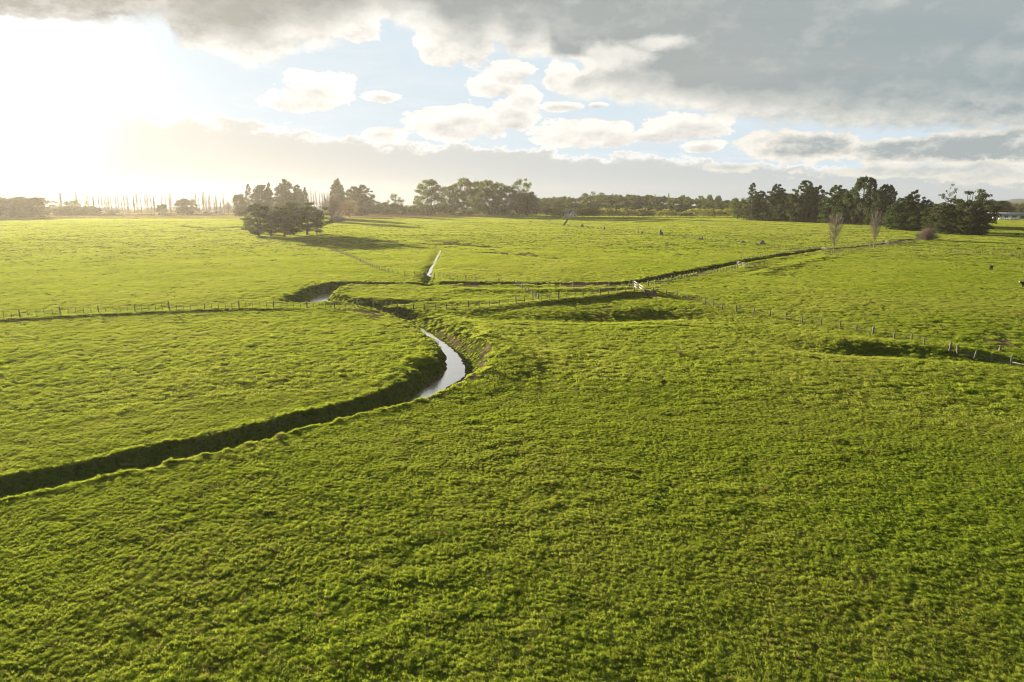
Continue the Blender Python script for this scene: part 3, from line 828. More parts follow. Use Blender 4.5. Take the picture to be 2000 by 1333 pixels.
def build_fences():
    fence('wire_fence', [(-130, 629), (0, 622), (200, 612), (400, 606), (615, 602), (671, 605), (730, 604)], 6.2, 'long wire and batten fence along the dark grassy berm that ends at the creek', battens=4, scale=1.12)
    fence('wire_fence', [(745, 604), (797, 604), (850, 605), (903, 603), (960, 599), (1045, 589), (1135, 580), (1200, 575), (1238, 574)], 2.1, 'thin posted wire fence on the raised bank from the creek to the pale timber gate', big=5)
    fence('wire_fence', [(578, 471), (622, 479), (675, 499), (735, 526), (785, 537), (830, 541)], 3.0, 'wire fence sloping down from the dark paddock tree clump to the small brook', big=9)
    fence('wire_fence', [(848, 543), (882, 546), (937, 553), (985, 557), (1045, 559), (1125, 561), (1212, 562), (1236, 561)], 3.0, 'wire fence along the brown cut bank between the brook and the pale timber gate', big=5)
    fence('wire_fence', [(1004, 557), (1014, 562), (1026, 568), (1040, 578), (1052, 586)], 3.2, 'short cross fence of stout posts on the rough strip between two longer fences', big=2, lean=.06)
    fence('wire_fence', [(1266, 559), (1325, 546.5), (1392, 534), (1440, 525.5)], 2.0, 'close set post fence along the deep ditch between pale gate and grey flood rails', big=7)
    fence('wire_fence', [(1448, 508), (1500, 502), (1560, 492.5), (1592, 487), (1612, 486)], 2.3, 'post and wire fence on the far lip of the ditch beyond the grey flood rails', big=7)
    fence('wire_fence', [(1612, 498), (1650, 491.5), (1690, 487), (1740, 480), (1800, 470)], 2.6, 'post and wire fence passing behind the foot of both bare poplars beside the ditch', big=6)
    fence('wire_fence', [(1632, 488), (1690, 480), (1722, 476)], 2.8, 'short fence on the far side of the ditch between two wooden gates', big=6)
    fence('wire_fence', [(1275, 573), (1295, 575), (1322, 580), (1350, 588), (1380, 596), (1410, 606), (1448, 612), (1496, 618), (1559, 629), (1616, 637), (1663, 645), (1692, 653), (1745, 662), (1781, 668), (1805, 675), (1835, 681), (1854, 688)], 3.3, 'leaning post fence running along the grassy hollow from the pale timber gate', lean=.07, big=8)
    fence('broken_fence', [(1871, 693), (1879, 696), (1884, 698), (1937, 710), (1991, 716), (2040, 724), (2110, 738)], 2.2, 'broken fence with leaning posts and fallen timber rails at the low end of the hollow', lean=.14, big=99, wires=(.9,), rails=[(0, 2, .25, .30, .07), (0, 3, .55, .42, .06), (2, 4, .30, .22, .07), (4, 6, .25, .12, .08), (3, 5, .45, .2, .05)])
    fence('wire_fence', [(985, 427), (1050, 434), (1100, 440), (1200, 450), (1290, 460), (1380, 469), (1480, 478), (1560, 488)], 5.2, 'thin old fence strung past the stumps and rock heaps across the bright far paddock', lean=.1, big=9, posts=DPOSTS)
    fence('wire_fence', [(1250, 428.5), (1330, 434), (1400, 440), (1500, 450), (1600, 457.5), (1700, 463), (1790, 467)], 4.6, 'faint wire fence across the far paddock behind the bare poplars', big=9)
    fence('wire_fence', [(1432, 427), (1480, 429.5), (1540, 432.5), (1600, 436), (1650, 439.5), (1720, 445)], 3.0, 'row of dark fence posts along the foot of the big dark conifers', posts=DPOSTS, scale=1.15)
    fence('wire_fence', [(1752, 486), (1812, 489), (1862, 492), (1910, 496), (1960, 500), (2060, 509)], 3.4, 'thin post and wire fence crossing the open paddock of the black cattle', big=9)
    fence('wire_fence', [(95, 427), (200, 427), (330, 426), (455, 427)], 7.0, 'hazy low fence along the tan crop strip in front of the bare poplar row', posts=DPOSTS, wires=(.5, 1.0))
    gate([(1237.5, 560), (1247.5, 567), (1259, 575)], 'pale timber rail gate catching the sun where the fences meet at the ditch', 1.35, 3, PALEWOOD, rail_h=.2)
    gate([(1260, 575), (1268, 577), (1281, 576)], 'low sagging rail gate in the shade right beside the pale timber gate', .95, 4, WOOD)
    gate([(1439, 519), (1448, 522), (1462, 524.5), (1474, 523), (1493, 519.5)], 'grey timber flood rails spanning the ditch below the fence', 1.5, 4, WOOD, 'flood_gate', cat='flood gate', braces=False)
    gate([(1579, 489.5), (1602, 490.5), (1622, 491)], 'grey wooden gate at the head of the ditch, close behind the first bare poplar', 1.4, 4)
    gate([(1725, 475), (1745, 476.5), (1768, 474.5)], 'grey wooden gate beside the ditch between the second bare poplar and the bare shrub', 1.3, 5)

# ------------------------------------------------------------------ trees
BARK = solid('bark', (.115, .092, .07), .95, .35, 1.5, bump=.5)
PALEBARK = solid('pale_bark', (.27, .23, .18), .9, .3, 1.2, bump=.3)
TANBARK = solid('tan_twigs', (.20, .15, .10), .9, .3, 1.2)
GREYTWIG = solid('grey_twigs', (.20, .165, .125), .95, .3, 1.2)
L_CONE = leafy('conifer_needles', (.020, .036, .014), (.066, .092, .032), (.09, .13, .03), .20, .30)
L_CLUMP = leafy('windblown_needles', (.022, .034, .012), (.065, .078, .028), (.09, .11, .025), .22, .32)
L_GUM = leafy('gum_leaves', (.040, .062, .020), (.105, .130, .045), (.17, .22, .05), .12, .45)
L_BROAD = leafy('broad_leaves', (.035, .058, .014), (.095, .120, .030), (.16, .20, .035), .15, .42)
L_WOOD = leafy('wood_leaves', (.022, .038, .012), (.070, .090, .026), (.12, .15, .03), .06, .40)
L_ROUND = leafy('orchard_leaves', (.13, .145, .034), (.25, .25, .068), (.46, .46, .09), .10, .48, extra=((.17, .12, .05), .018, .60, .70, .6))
L_DARK = leafy('dense_leaves', (.022, .036, .012), (.060, .074, .022), (.09, .115, .022), .12, .35)
L_ORANGE = leafy('orange_leaves', (.15, .10, .05), (.25, .17, .085), (.25, .165, .075), .3, .4)
L_DRY = leafy('dry_stalks', (.20, .13, .075), (.34, .235, .145), (.30, .2, .11), 2.0, .35)

def leaf_quads(C, Rd, N, size, g, up=.35, flat_=0.0):
    """small leaf-sprays in ellipsoid clumps. C (k,3) centres, Rd (k,3) radii, N (k,) counts"""
    idx = np.repeat(np.arange(len(C)), N)
    n = len(idx)
    d = g.normal(size=(n, 3)); d /= np.linalg.norm(d, axis=1, keepdims=True)
    r = g.random(n) ** .45
    P = C[idx] + d * r[:, None] * Rd[idx]
    nrm = d + g.normal(0, .55, (n, 3)); nrm[:, 2] += up
    if flat_: nrm[:, :2] *= (1 - flat_)
    nrm /= np.linalg.norm(nrm, axis=1, keepdims=True)
    t = np.cross(nrm, g.normal(size=(n, 3))); t /= np.linalg.norm(t, axis=1, keepdims=True) + 1e-9
    b = np.cross(nrm, t)
    s = size * g.uniform(.55, 1.3, n)[:, None]
    k = g.uniform(.45, .9, n)[:, None]
    V = np.stack([P - t * s, P - b * s * k + t * s * .15, P + t * s, P + b * s * k - t * s * .1], 1).reshape(-1, 3)
    return V, (np.arange(n)[:, None] * 4 + np.arange(4)[None])

def tree_trunk(g, mat, top=.8, r=.028, limbs=(), lean=0.0, split=1):
    b = MB()
    for s_ in range(split):
        a = g.uniform(0, 6.28); k = 0 if split == 1 else .05 + .10 * g.random()
        zz = np.linspace(-.02, top, 6)
        pts = np.column_stack([np.cos(a) * k * zz / top + lean * zz + np.cumsum(g.normal(0, .006, 6)), np.sin(a) * k * zz / top + np.cumsum(g.normal(0, .006, 6)), zz])
        b.tube(pts, r * np.linspace(1.25, .25, 6), 6)
    for (p, q, w) in limbs:
        m = (np.asarray(p) + np.asarray(q)) / 2 + (0, 0, -.01)
        b.tube([p, m, q], [w, w * .7, w * .3], 4, False)
    return b.mesh('trunk', mat)

def make_kind(kind, seed):
    """unit tree: height 1, width about 1 -> (trunk mesh, crown mesh)"""
    g = np.random.default_rng(1000 + seed)
    C, R, N, limbs = [], [], [], []
    def add(c, r, n): C.append(c); R.append(r); N.append(int(n))
    if kind == 'conifer':          # broad macrocarpa: level layered sprays, ragged leaders
        tops = [(0, 0, 1.0)] + [(g.uniform(-.26, .26), g.uniform(-.26, .26), g.uniform(.78, .97)) for _ in range(2)]
        for (tx, ty, th) in tops:
            for h in np.linspace(.03, .97, 22):
                env = .50 * (1 - h ** 2.2) ** .75 * (.75 if tx or ty else 1) * (.85 + .25 * min(1, h / .2)) + .035
                for k in range(4):
                    a = g.uniform(0, 6.28); L = env * g.uniform(.45, 1.08)
                    hz = h * th + g.uniform(-.03, .03)
                    c = (tx * h + L * math.cos(a), ty * h + L * math.sin(a), hz + L * .12)
                    s = (.45 + .75 * (1 - h)) * g.uniform(.7, 1.2)
                    add(c, (.135 * s, .135 * s, .046 * s + .008), 46 + 40 * s)
                    if k < 2: limbs.append(((tx * h, ty * h, hz - .03), c, .007))
            add((tx, ty, th - .04), (.028, .028, .055), 22)
        V, Q = leaf_quads(np.array(C), np.array(R), N, .021, g, .5, .35)
        return tree_trunk(g, BARK, .93, .030, limbs), mesh_np('crown', V, Q, [L_CONE])
    if kind == 'spire':            # pointed open conifer
        for h in np.linspace(.03, .99, 26):
            env = .48 * (1 - h) ** .8 + .03
            for k in range(4):
                a = g.uniform(0, 6.28); L = env * g.uniform(.5, 1.1)
                c = (L * math.cos(a), L * math.sin(a), h - L * .10)
                s = (.4 + .6 * (1 - h)) * g.uniform(.7, 1.2)
                add(c, (.13 * s, .13 * s, .036 * s + .008), 52 * s + 16)
                limbs.append(((0, 0, h), c, .005))
        V, Q = leaf_quads(np.array(C), np.array(R), N, .020, g, .5, .4)
        return tree_trunk(g, BARK, .98, .025, limbs), mesh_np('crown', V, Q, [L_CONE])
    if kind == 'feather':          # upswept plume-like conifer
        for h in np.linspace(.02, .92, 24):
            env = .46 * (1 - h ** 2.6) ** .8 * (.7 + .5 * min(1, h / .3))
            for k in range(6):
                a = g.uniform(0, 6.28); L = env * g.uniform(.4, 1.05)
                c = (L * math.cos(a), L * math.sin(a), h + L * .22)
                s = g.uniform(.7, 1.2) * (1.1 - .5 * h)
                add(c, (.08 * s, .08 * s, .085 * s), 84 * s)
                if k < 2: limbs.append(((0, 0, h - .03), c, .006))
        for k in range(9):
            a = g.uniform(0, 6.28); L = g.uniform(0, .2); add((L * math.cos(a), L * math.sin(a), g.uniform(.90, .985)), (.022, .022, .05), 26)
        V, Q = leaf_quads(np.array(C), np.array(R), N, .021, g, .2)
        return tree_trunk(g, BARK, .9, .028, limbs), mesh_np('crown', V, Q, [L_CONE])
    if kind == 'clump':            # wind-shaped open tree, several stems, flat tables of needles
        lo, ph = g.uniform(.03, .15), g.uniform(0, 6.28)
        for k in range(52):
            a = g.uniform(0, 6.28); h = lo + (.94 - lo) * g.random(); L = (.52 + .14 * math.sin(2 * a + ph) + .08 * math.sin(5 * a + ph * 2)) * math.sqrt(max(.02, 1 - ((h - .52) / .48) ** 2)) * g.uniform(.35, 1.05)
            c = (L * math.cos(a) + .06 * h, L * math.sin(a), h)
            s = g.uniform(.75, 1.4)
            add(c, (.125 * s, .125 * s, .050 * s), 105 * s)
            limbs.append(((c[0] * .15, c[1] * .15, h * .62), c, .010))
        V, Q = leaf_quads(np.array(C), np.array(R), N, .021, g, .5, .3)
        return tree_trunk(g, BARK, .85, .024, limbs, .05, 3), mesh_np('crown', V, Q, [L_CLUMP])
    if kind == 'gum':              # tall eucalypt: stacked rounded heads
        for k in range(105):
            a = g.uniform(0, 6.28); h = g.uniform(.04, .93)
            env = .47 * max(.03, 1 - abs((h - .42) / .56) ** 2.6) ** .6; L = env * math.sqrt(g.random()) * 1.0
            s = g.uniform(.7, 1.25) * (1.1 - .35 * h)
            c = (L * math.cos(a), L * math.sin(a), h)
            add(c, (.115 * s, .115 * s, .066 * s), 95 * s)
            if k % 2 == 0: limbs.append(((c[0] * .2, c[1] * .2, h * .7), c, .007))
        add((.03, 0, .95), (.09, .09, .045), 60)
        V, Q = leaf_quads(np.array(C), np.array(R), N, .021, g, .45)
        return tree_trunk(g, PALEBARK, .9, .024, limbs, 0, 2), mesh_np('crown', V, Q, [L_GUM])
    if kind == 'opengum':          # heads held apart on visible limbs
        for k in range(40):
            a = g.uniform(0, 6.28); h = g.uniform(.18, .95); L = .46 * math.sqrt(max(.03, 1 - ((h - .56) / .44) ** 2)) * g.uniform(.4, 1)
            s = g.uniform(.7, 1.2); c = (L * math.cos(a), L * math.sin(a), h)
            add(c, (.12 * s, .12 * s, .06 * s), 110 * s); limbs.append(((c[0] * .1, c[1] * .1, h * .6), c, .010))
        V, Q = leaf_quads(np.array(C), np.array(R), N, .0165, g, .45)
        return tree_trunk(g, PALEBARK, .88, .022, limbs), mesh_np('crown', V, Q, [L_GUM])
    if kind in ('round', 'orchard', 'dense', 'orange'):
        k0 = {'round': 80, 'orchard': 46, 'dense': 130, 'orange': 60}[kind]
        lo = {'round': .04, 'orchard': .12, 'dense': .02, 'orange': .12}[kind]
        for k in range(k0):
            a = g.uniform(0, 6.28); h = lo + (1 - lo) * g.uniform(.05, .93)
            env = .47 * max(.05, 1 - abs((h - (lo + .42)) / .60) ** 2.6) ** .6; L = env * math.sqrt(g.random()) * g.uniform(.9, 1.08)
            s = g.uniform(.7, 1.25); c = (L * math.cos(a), L * math.sin(a), h)
            add(c, (.125 * s, .125 * s, .095 * s), 76 * s)
            if k % 3 == 0: limbs.append(((0, 0, h * .5), c, .009))
        V, Q = leaf_quads(np.array(C), np.array(R), N, {'orchard': .028, 'orange': .020}.get(kind, .025), g, .35)
        return tree_trunk(g, BARK, .7, .035, limbs), mesh_np('crown', V, Q, [{'round': L_BROAD, 'orchard': L_ROUND, 'dense': L_DARK, 'orange': L_ORANGE}[kind]])
    if kind == 'sparse':           # tall half-bare pine with a few tufts near the top
        for k in range(17):
            h = g.uniform(.48, .98); a = g.uniform(-.6, .6) + (0 if g.random() < .6 else 3.14); L = g.uniform(.08, .46)
            c = (L * math.cos(a), L * math.sin(a) * .7, h); s = g.uniform(.6, 1.1)
            add(c, (.11 * s, .09 * s, .026 * s), 34 * s); limbs.append(((.02, 0, h - .09), c, .010))
        V, Q = leaf_quads(np.array(C), np.array(R), N, .020, g, .5, .3)
        return tree_trunk(g, PALEBARK, .97, .020, limbs, .03), mesh_np('crown', V, Q, [L_CLUMP])

def bare_kind(kind, seed):
    """leafless trees: (trunk mesh, twig crown mesh)"""
    g = np.random.default_rng(2000 + seed)
    tb, cb = MB(), MB()
    def grow(b, p, d, L, r, lvl, up, n, spread, bend=.12):
        q1 = p + d * L * .5 + g.normal(0, .015, 3) * L; q2 = p + d * L + np.array([0, 0, bend * L * up])
        (b if lvl else tb).tube([p, q1, q2], [r, r * .75, r * .35], 4 if lvl < 2 else 3, False)
        if lvl >= n: return
        for i in range(spread[min(lvl, len(spread) - 1)]):
            t = g.uniform(.25, 1.0); s = p + (q2 - p) * t
            a = g.uniform(0, 6.28)
            e = d * (1.1 - .3 * t) + np.array([math.cos(a), math.sin(a), 0]) * g.uniform(.3, .7) + np.array([0, 0, up * .45]); e /= np.linalg.norm(e)
            grow(cb, s, e, L * g.uniform(.40, .62), r * .5, lvl + 1, up, n, spread)
    if kind == 'poplar':           # tall narrow, branches swept up
        zz = np.linspace(-.02, 1, 7); wob = np.cumsum(g.normal(0, .006, (7, 2)), 0)
        tb.tube(np.column_stack([wob, zz]), .021 * np.linspace(1.2, .1, 7), 5)
        for h in np.linspace(.10, .93, 34):
            a = g.uniform(0, 6.28); L = .40 * (1 - h) ** .6 * g.uniform(.6, 1.1) + .05
            d = np.array([math.cos(a) * .48, math.sin(a) * .48, 1]); d /= np.linalg.norm(d)
            p = np.array([wob[int(h * 6), 0], wob[int(h * 6), 1], h]); e = p + d * L; e[2] = min(e[2], 1.02)
            cb.tube([p, p + (e - p) * .5 + (math.cos(a) * .012, math.sin(a) * .012, 0), e], [.011, .007, .003], 3, False)
            for _ in range(4):
                t = g.uniform(.3, .9); s = p + (e - p) * t; a2 = a + g.uniform(-1.2, 1.2)
                f = s + np.array([math.cos(a2) * .22, math.sin(a2) * .22, .9]) * L * .45
                cb.tube([s, f], [.006, .002], 3, False)
        return tb.mesh('trunk', BARK), cb.mesh('crown', TANBARK)
    if kind == 'vase':             # lone bare poplar, clear stem then a fan of fine rods
        zz = np.linspace(-.03, .9, 9); tb.tube(np.column_stack([np.cumsum(g.normal(0, .003, 9)), np.cumsum(g.normal(0, .003, 9)), zz]), .0165 * np.linspace(1.25, .15, 9) ** 1.0, 7)
        for k in range(96):
            a = g.uniform(0, 6.28); th = math.acos(1 - 1.25 * g.random()); q = g.uniform(.72, 1.0)
            e = np.array([math.cos(a) * .47 * math.sin(th) * q, math.sin(a) * .47 * math.sin(th) * q, .63 + .37 * math.cos(th) * q])
            if k % 6 == 0: e[2] = g.uniform(.30, .5); e[:2] *= .7
            p = np.array([0, 0, max(.16, e[2] - g.uniform(.16, .34))])
            m = p + (e - p) * .5 + np.array([math.cos(a), math.sin(a), 0]) * .035
            cb.tube([p, m, e], [.0060, .0040, .0016], 4, False)
            for _ in range(7):
                t = g.uniform(.25, 1.0); s = p + (m - p) * t * 2 if t < .5 else m + (e - m) * (t - .5) * 2
                f = s + np.array([math.cos(a + g.normal(0, .9)) * .05, math.sin(a + g.normal(0, .9)) * .05, g.uniform(.05, .12)])
                f[2] = min(f[2], 1.0); cb.tube([s, f], [.0030, .0014], 3, False)
        return tb.mesh('trunk', PALEBARK), cb.mesh('crown', GREYTWIG)
    if kind == 'thicket':          # domed bush of rods from many stems
        for k in range(12):
            a = g.uniform(0, 6.28); e = np.array([math.cos(a) * g.uniform(.1, .3), math.sin(a) * g.uniform(.1, .3), .4]); tb.tube([(0, 0, -.03), e * .5, e], [.02, .015, .008], 4, False)
        for k in range(560):
            a, c = g.uniform(0, 6.28), g.random() ** .7
            th = c * 1.52
            L = g.uniform(.7, 1.0)
            e = np.array([math.sin(th) * math.cos(a) * .5, math.sin(th) * math.sin(a) * .5, math.cos(th) * .93 + .06]) * L
            p = e * g.uniform(.15, .5) * (1, 1, .8); p[2] = max(p[2], .02)
            cb.tube([p, (p + e) / 2 + (0, 0, .02), e], [.004, .003, .0012], 3, False)
            for _ in range(2):
                s = p + (e - p) * g.uniform(.4, .8); f = s + (e - p) * .35 + g.normal(0, .05, 3); cb.tube([s, f], [.0025, .001], 3, False)
        return tb.mesh('trunk', TANBARK), cb.mesh('crown', TANBARK)
    if kind == 'twiggy':           # leafless broad tree
        zz = np.linspace(-.03, .4, 4); tb.tube(np.column_stack([np.cumsum(g.normal(0, .01, 4)), np.cumsum(g.normal(0, .01, 4)), zz]), .03 * np.linspace(1.2, .6, 4), 6)
        for k in range(150):
            a = g.uniform(0, 6.28); th = g.random() ** .8 * 1.2; L = g.uniform(.75, 1.0)
            e = np.array([math.sin(th) * math.cos(a) * .5, math.sin(th) * math.sin(a) * .5, .42 + math.cos(th) * .58]) * L
            p = np.array([0, 0, g.uniform(.12, .42)])
            m = (p + e) / 2 + g.normal(0, .02, 3)
            cb.tube([p, m, e], [.008, .005, .0015], 3, False)
            for _ in range(6):
                s = m + (e - m) * g.random(); f = s + (e - p) * .25 + g.normal(0, .06, 3); cb.tube([s, f], [.003, .001], 3, False)
        return tb.mesh('trunk', BARK), cb.mesh('crown', TANBARK)

KINDS = {}
def tree(kind, px, base, top, width, label, group=None, name='tree', cat='tree', flip=None, r=None, tint=None):
    """stand a tree where its foot was sighted; its height and spread come from the survey"""
    if kind not in KINDS:
        f = bare_kind if kind in ('poplar', 'vase', 'thicket', 'twiggy') else make_kind
        nv = {'conifer': 4, 'gum': 4, 'clump': 6, 'orchard': 3, 'poplar': 4, 'round': 3, 'vase': 2}.get(kind, 2)
        KINDS[kind] = [f(kind, i * 7 + sum(map(ord, kind))) for i in range(nv)]
        KINDS[kind + '#'] = 0
    V = KINDS[kind]; t, c = V[KINDS[kind + '#'] % len(V)]; KINDS[kind + '#'] += 1
    if r is None:
        x, y, z = (float(v[0]) for v in ground(px, base))
    else:
        a = float(azel(px, base)[0]) * D2R; x, y = r * math.sin(a), r * math.cos(a); z = float(height(np.array([x]), np.array([y]))[0])
    R = math.hypot(x, y)
    h = CAMZ + R * math.tan(float(azel(px, top)[1]) * D2R) - z
    w = width / FPX * y / math.cos(PITCH)
    s = rng.uniform(.94, 1.06)
    o = link(name, None, loc=(x, y, z - .05), rot=(0, 0, rng.uniform(0, 6.28) if flip is None else flip), scale=(w, w * s, h))
    tag(o, label, cat, group)
    link('trunk', t, o); link('crown', c, o)
    return o

def build_trees():
    T = tree
    # dark clump alone in the near paddock
    g = 'dark windblown trees of the paddock clump'
    T('clump', 506, 461, 396, 66, 'open windblown dark tree with see-through crown at the sunny end of the paddock clump', g)
    T('clump', 530, 462, 402, 52, 'windblown dark tree between the open see-through tree and the thick middle of the paddock clump', g)
    T('clump', 556, 463, 401, 54, 'leaning thick-crowned dark tree over the head of the sloping wire fence', g)
    T('clump', 574, 460, 394, 60, 'tall dark tree with the highest crown in the paddock clump', g)
    T('clump', 600, 459, 393, 64, 'dense almost black tree at the shadow side of the paddock clump', g)
    T('clump', 619, 457, 408, 40, 'low spreading dark tree whose branches droop into the long shadow on the grass', g)
    T('round', 486, 452, 420, 22, 'small pale green bush at the sunny foot of the paddock clump', name='bush', cat='bush')
    # tall conifers behind it
    g = 'tall hazy conifers behind the paddock clump'
    T('dense', 470, 424, 379, 26, 'low dense hazy tree at the sunny edge of the tall hazy conifers', g)
    T('spire', 489, 424, 360, 34, 'pointed hazy conifer next to the low dense tree behind the paddock clump', g)
    T('conifer', 515, 425, 361, 40, 'broad hazy conifer left of the thin spire behind the paddock clump', g)
    T('spire', 529, 425, 357, 26, 'thin spire-topped hazy conifer between two broad ones behind the paddock clump', g)
    T('conifer', 561, 424, 351, 42, 'highest hazy conifer behind the paddock clump', g)
    T('conifer', 584, 424, 362, 30, 'narrow hazy conifer just right of the highest one behind the paddock clump', g)
    T('spire', 598, 425, 366, 24, 'small pointed hazy conifer nearest the gap with bare poplars', g)
    T('conifer', 662, 420, 351, 38, 'tall conifer standing over the bare grey willow', None)
    T('conifer', 692, 418.5, 364, 34, 'half hidden conifer between the tall one and the wide one beyond the orange tree', None)
    T('conifer', 711, 419, 362, 46, 'wide dark conifer behind the orange tree and green shrubs', None)
    T('twiggy', 650, 433, 381, 56, 'bare grey willow with a wide twiggy crown right of the paddock clump', name='bare_tree')
    T('thicket', 660, 434, 418, 40, 'low grey thicket of twigs at the foot of the bare willow', name='shrub', cat='shrub')
    T('orange', 683, 425, 390, 34, 'small orange tree glowing in the sun below the dark conifers', name='tree')
    T('round', 706, 422, 396, 26, 'yellow green shrub touching the orange tree', name='shrub', cat='shrub')
    g = 'dark shrubs in front of the shelter trees'
    for i, (px, tp, w) in enumerate([(728, 397, 32), (750, 395, 34), (774, 398, 32), (800, 401, 32), (822, 399, 34), (868, 401, 34)]):
        T('round', px, 419, tp, w, 'low dark green shrub in the row between the orange tree and the tall gum trees', g, name='shrub', cat='shrub')
    # gums
    g = 'gum trees of the tall stand beyond the tan grass'
    T('opengum', 774, 419, 378, 38, 'low open gum tree with pale rounded heads standing apart beside the first tall gum', None, name='gum_tree', flip=1.0)
    for px, bs, tp, w, lb in [(842, 420, 349, 66, 'broad tall gum tree standing by itself beside the low open gum'), (880, 417, 362, 36, 'half hidden gum tree in the dip between the broad gum and the main stand'),
                              (905, 421, 346, 56, 'highest gum tree, on the sunny side of the main stand'), (931, 419, 352, 46, 'gum tree second from the sunny side of the main stand'),
                              (950, 421, 350, 48, 'domed gum tree at the middle of the main stand'), (972, 420, 355, 48, 'gum tree right of the middle dome in the main stand'), (996, 421, 362, 46, 'lower gum tree just left of the open-topped gum')]:
        T('gum', px, bs, tp, w, lb, g, name='gum_tree')
    T('opengum', 1020, 421, 347, 46, 'open-topped gum tree with airy heads at the shaded end of the main stand', g, name='gum_tree', flip=.4)
    T('dense', 1030, 421, 375, 50, 'dark leafy tree under the open-topped gum', None)
    # bare poplar rows
    lab = 'bare leafless poplar in the hazy row beyond the tan crop strip'
    for i, px in enumerate(np.concatenate([np.linspace(143, 306, 30), np.linspace(320, 345, 5), np.linspace(386, 436, 12)])):
        t = 377 + (px - 143) * .012 + rng.uniform(-3, 10)
        T('poplar', px + rng.uniform(-3.2, 3.2), 418.5 + rng.uniform(-.4, .6), t, rng.uniform(10, 15), lab, 'bare poplars of the hazy shelter row', name='bare_poplar')
    for px in np.linspace(604, 646, 9):
        T('poplar', px + rng.uniform(-1, 1), 419, 373 + rng.uniform(-1, 4), 12, 'bare pinkish poplar between the hazy conifers and the bare willow', 'bare poplars between the conifers and the willow', name='bare_poplar')
    # far left
    T('dense', 14, 424, 385, 74, 'big dark rounded tree mass with the long shadow, at the far end of the haze', None)
    T('dense', 58, 424, 384, 72, 'big dark rounded tree tapering to the gap beside the loose small trees', None)
    T('dense', -40, 427, 384, 80, 'big dark rounded tree cut by the edge of the view', None)
    T('opengum', 107, 420, 392, 24, 'small loose-crowned tree right beside the big dark rounded trees', None)
    T('poplar', 123, 420, 376, 20, 'thick bare poplar standing alone above the hazy shrubs', None, name='bare_poplar'); T('poplar', 121, 420.5, 378, 16, 'slim bare poplar leaning on the thick bare poplar', None, name='bare_poplar')
    T('round', 143, 420, 391, 30, 'rounded hazy tree beside the thick bare poplar', None)
    g = 'hazy shrubs under the poplar row'
    for px, tp, w in [(118, 408, 26), (135, 405, 30), (160, 402, 28), (176, 402, 30), (190, 408, 22), (207, 416, 12), (222, 411, 20)]:
        T('round', px, 421, tp, w, 'hazy dark shrub at the foot of the bare poplars', g, name='shrub', cat='shrub')
    T('dense', 366, 419, 388, 44, 'lone dense rounded tree in the middle of the bare poplar row', None)
    T('round', 318, 417, 399, 24, 'pale hazy rounded tree behind the poplars', None, r=1000)
    T('twiggy', 447, 418, 394, 18, 'small reddish bare tree between the poplars and the tall hazy conifers', None, name='bare_tree')
    # orchard-like row in front of the wood
    g = 'small round trees in front of the dark wood'
    lab = 'small rounded sunlit tree in the row at the foot of the dark wood'
    row = [(1083, 412, 12), (1094, 408, 18), (1137, 409, 20), (1150, 406, 14), (1160, 407, 14), (1172, 410, 14), (1182, 408, 12), (1190, 410, 14), (1199, 410, 14), (1209, 411, 12), (1218, 409, 14), (1227, 411, 12), (1236, 413, 14), (1247, 411, 12), (1257, 409, 13),
           (1266, 413, 12), (1276, 412, 14), (1288, 414, 12), (1301, 410, 14), (1312, 414, 12), (1328, 416, 12), (1340, 415, 14), (1350, 411, 14), (1362, 409, 16), (1374, 410, 14), (1385, 410, 12), (1396, 412, 14), (1406, 411, 14), (1420, 410, 16), (1432, 409, 16)]
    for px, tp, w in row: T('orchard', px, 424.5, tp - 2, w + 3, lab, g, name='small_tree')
    T('orange', 1178, 424, 408, 12, 'reddish rounded tree in the row of small sunlit trees', None, name='small_tree'); T('twiggy', 1068, 424, 403, 26, 'bare brown tree beside the pale house', None, name='bare_tree')
    # emergent trees on the wood's skyline
    g = 'taller trees on the skyline of the wood'
    for px, tp, k in [(1158, 373, 'opengum'), (1175, 376, 'round'), (1195, 378, 'spire'), (1142, 377, 'round'), (1305, 377, 'spire'), (1333, 381, 'round'), (1232, 380, 'spire'), (1368, 382, 'round'), (1385, 380, 'round'), (1402, 382, 'round'), (1278, 379, 'spire')]:
        T(k, px, 410, tp, 13 if k != 'spire' else 7, 'tree standing a little above the roofline of the dark wood', g, r=1190 if px < 1340 else 1080)
    # right-hand macrocarpas
    C = [(1440, 428, 386, 34, 'round', 'mid green rounded tree where the wood meets the big conifers'), (1466, 431, 358, 46, 'spire', 'conifer with a thin bare-topped spire at the start of the big conifers'), (1482, 431, 374, 44, 'conifer', 'dense conifer beside the bare-topped spire'),
         (1515, 432, 362, 52, 'conifer', 'conifer with an uneven crown, second of the big conifers from the wood'), (1535, 433, 378, 46, 'conifer', 'low brownish conifer hiding the foot of its neighbours'), (1567, 434, 354, 58, 'conifer', 'broad conifer with a high rounded top, before the gap in the big conifers'),
         (1592, 435, 364, 44, 'conifer', 'conifer just right of the broad high-topped one'), (1632, 437, 364, 62, 'conifer', 'wide spreading conifer behind the first bare poplar'), (1655, 438, 372, 50, 'conifer', 'shaded conifer under the plumed tallest tree'),
         (1682, 439, 345, 66, 'feather', 'tallest of the big conifers, with upswept plumes'), (1712, 441, 372, 50, 'feather', 'dark conifer behind the second bare poplar'), (1725, 441, 360, 48, 'feather', 'ragged plumed conifer at the end of the tallest group')]
    for px, bs, tp, w, k, lb in C: T(k, px, bs, tp, w, lb, 'big dark conifers along the far paddock fence')
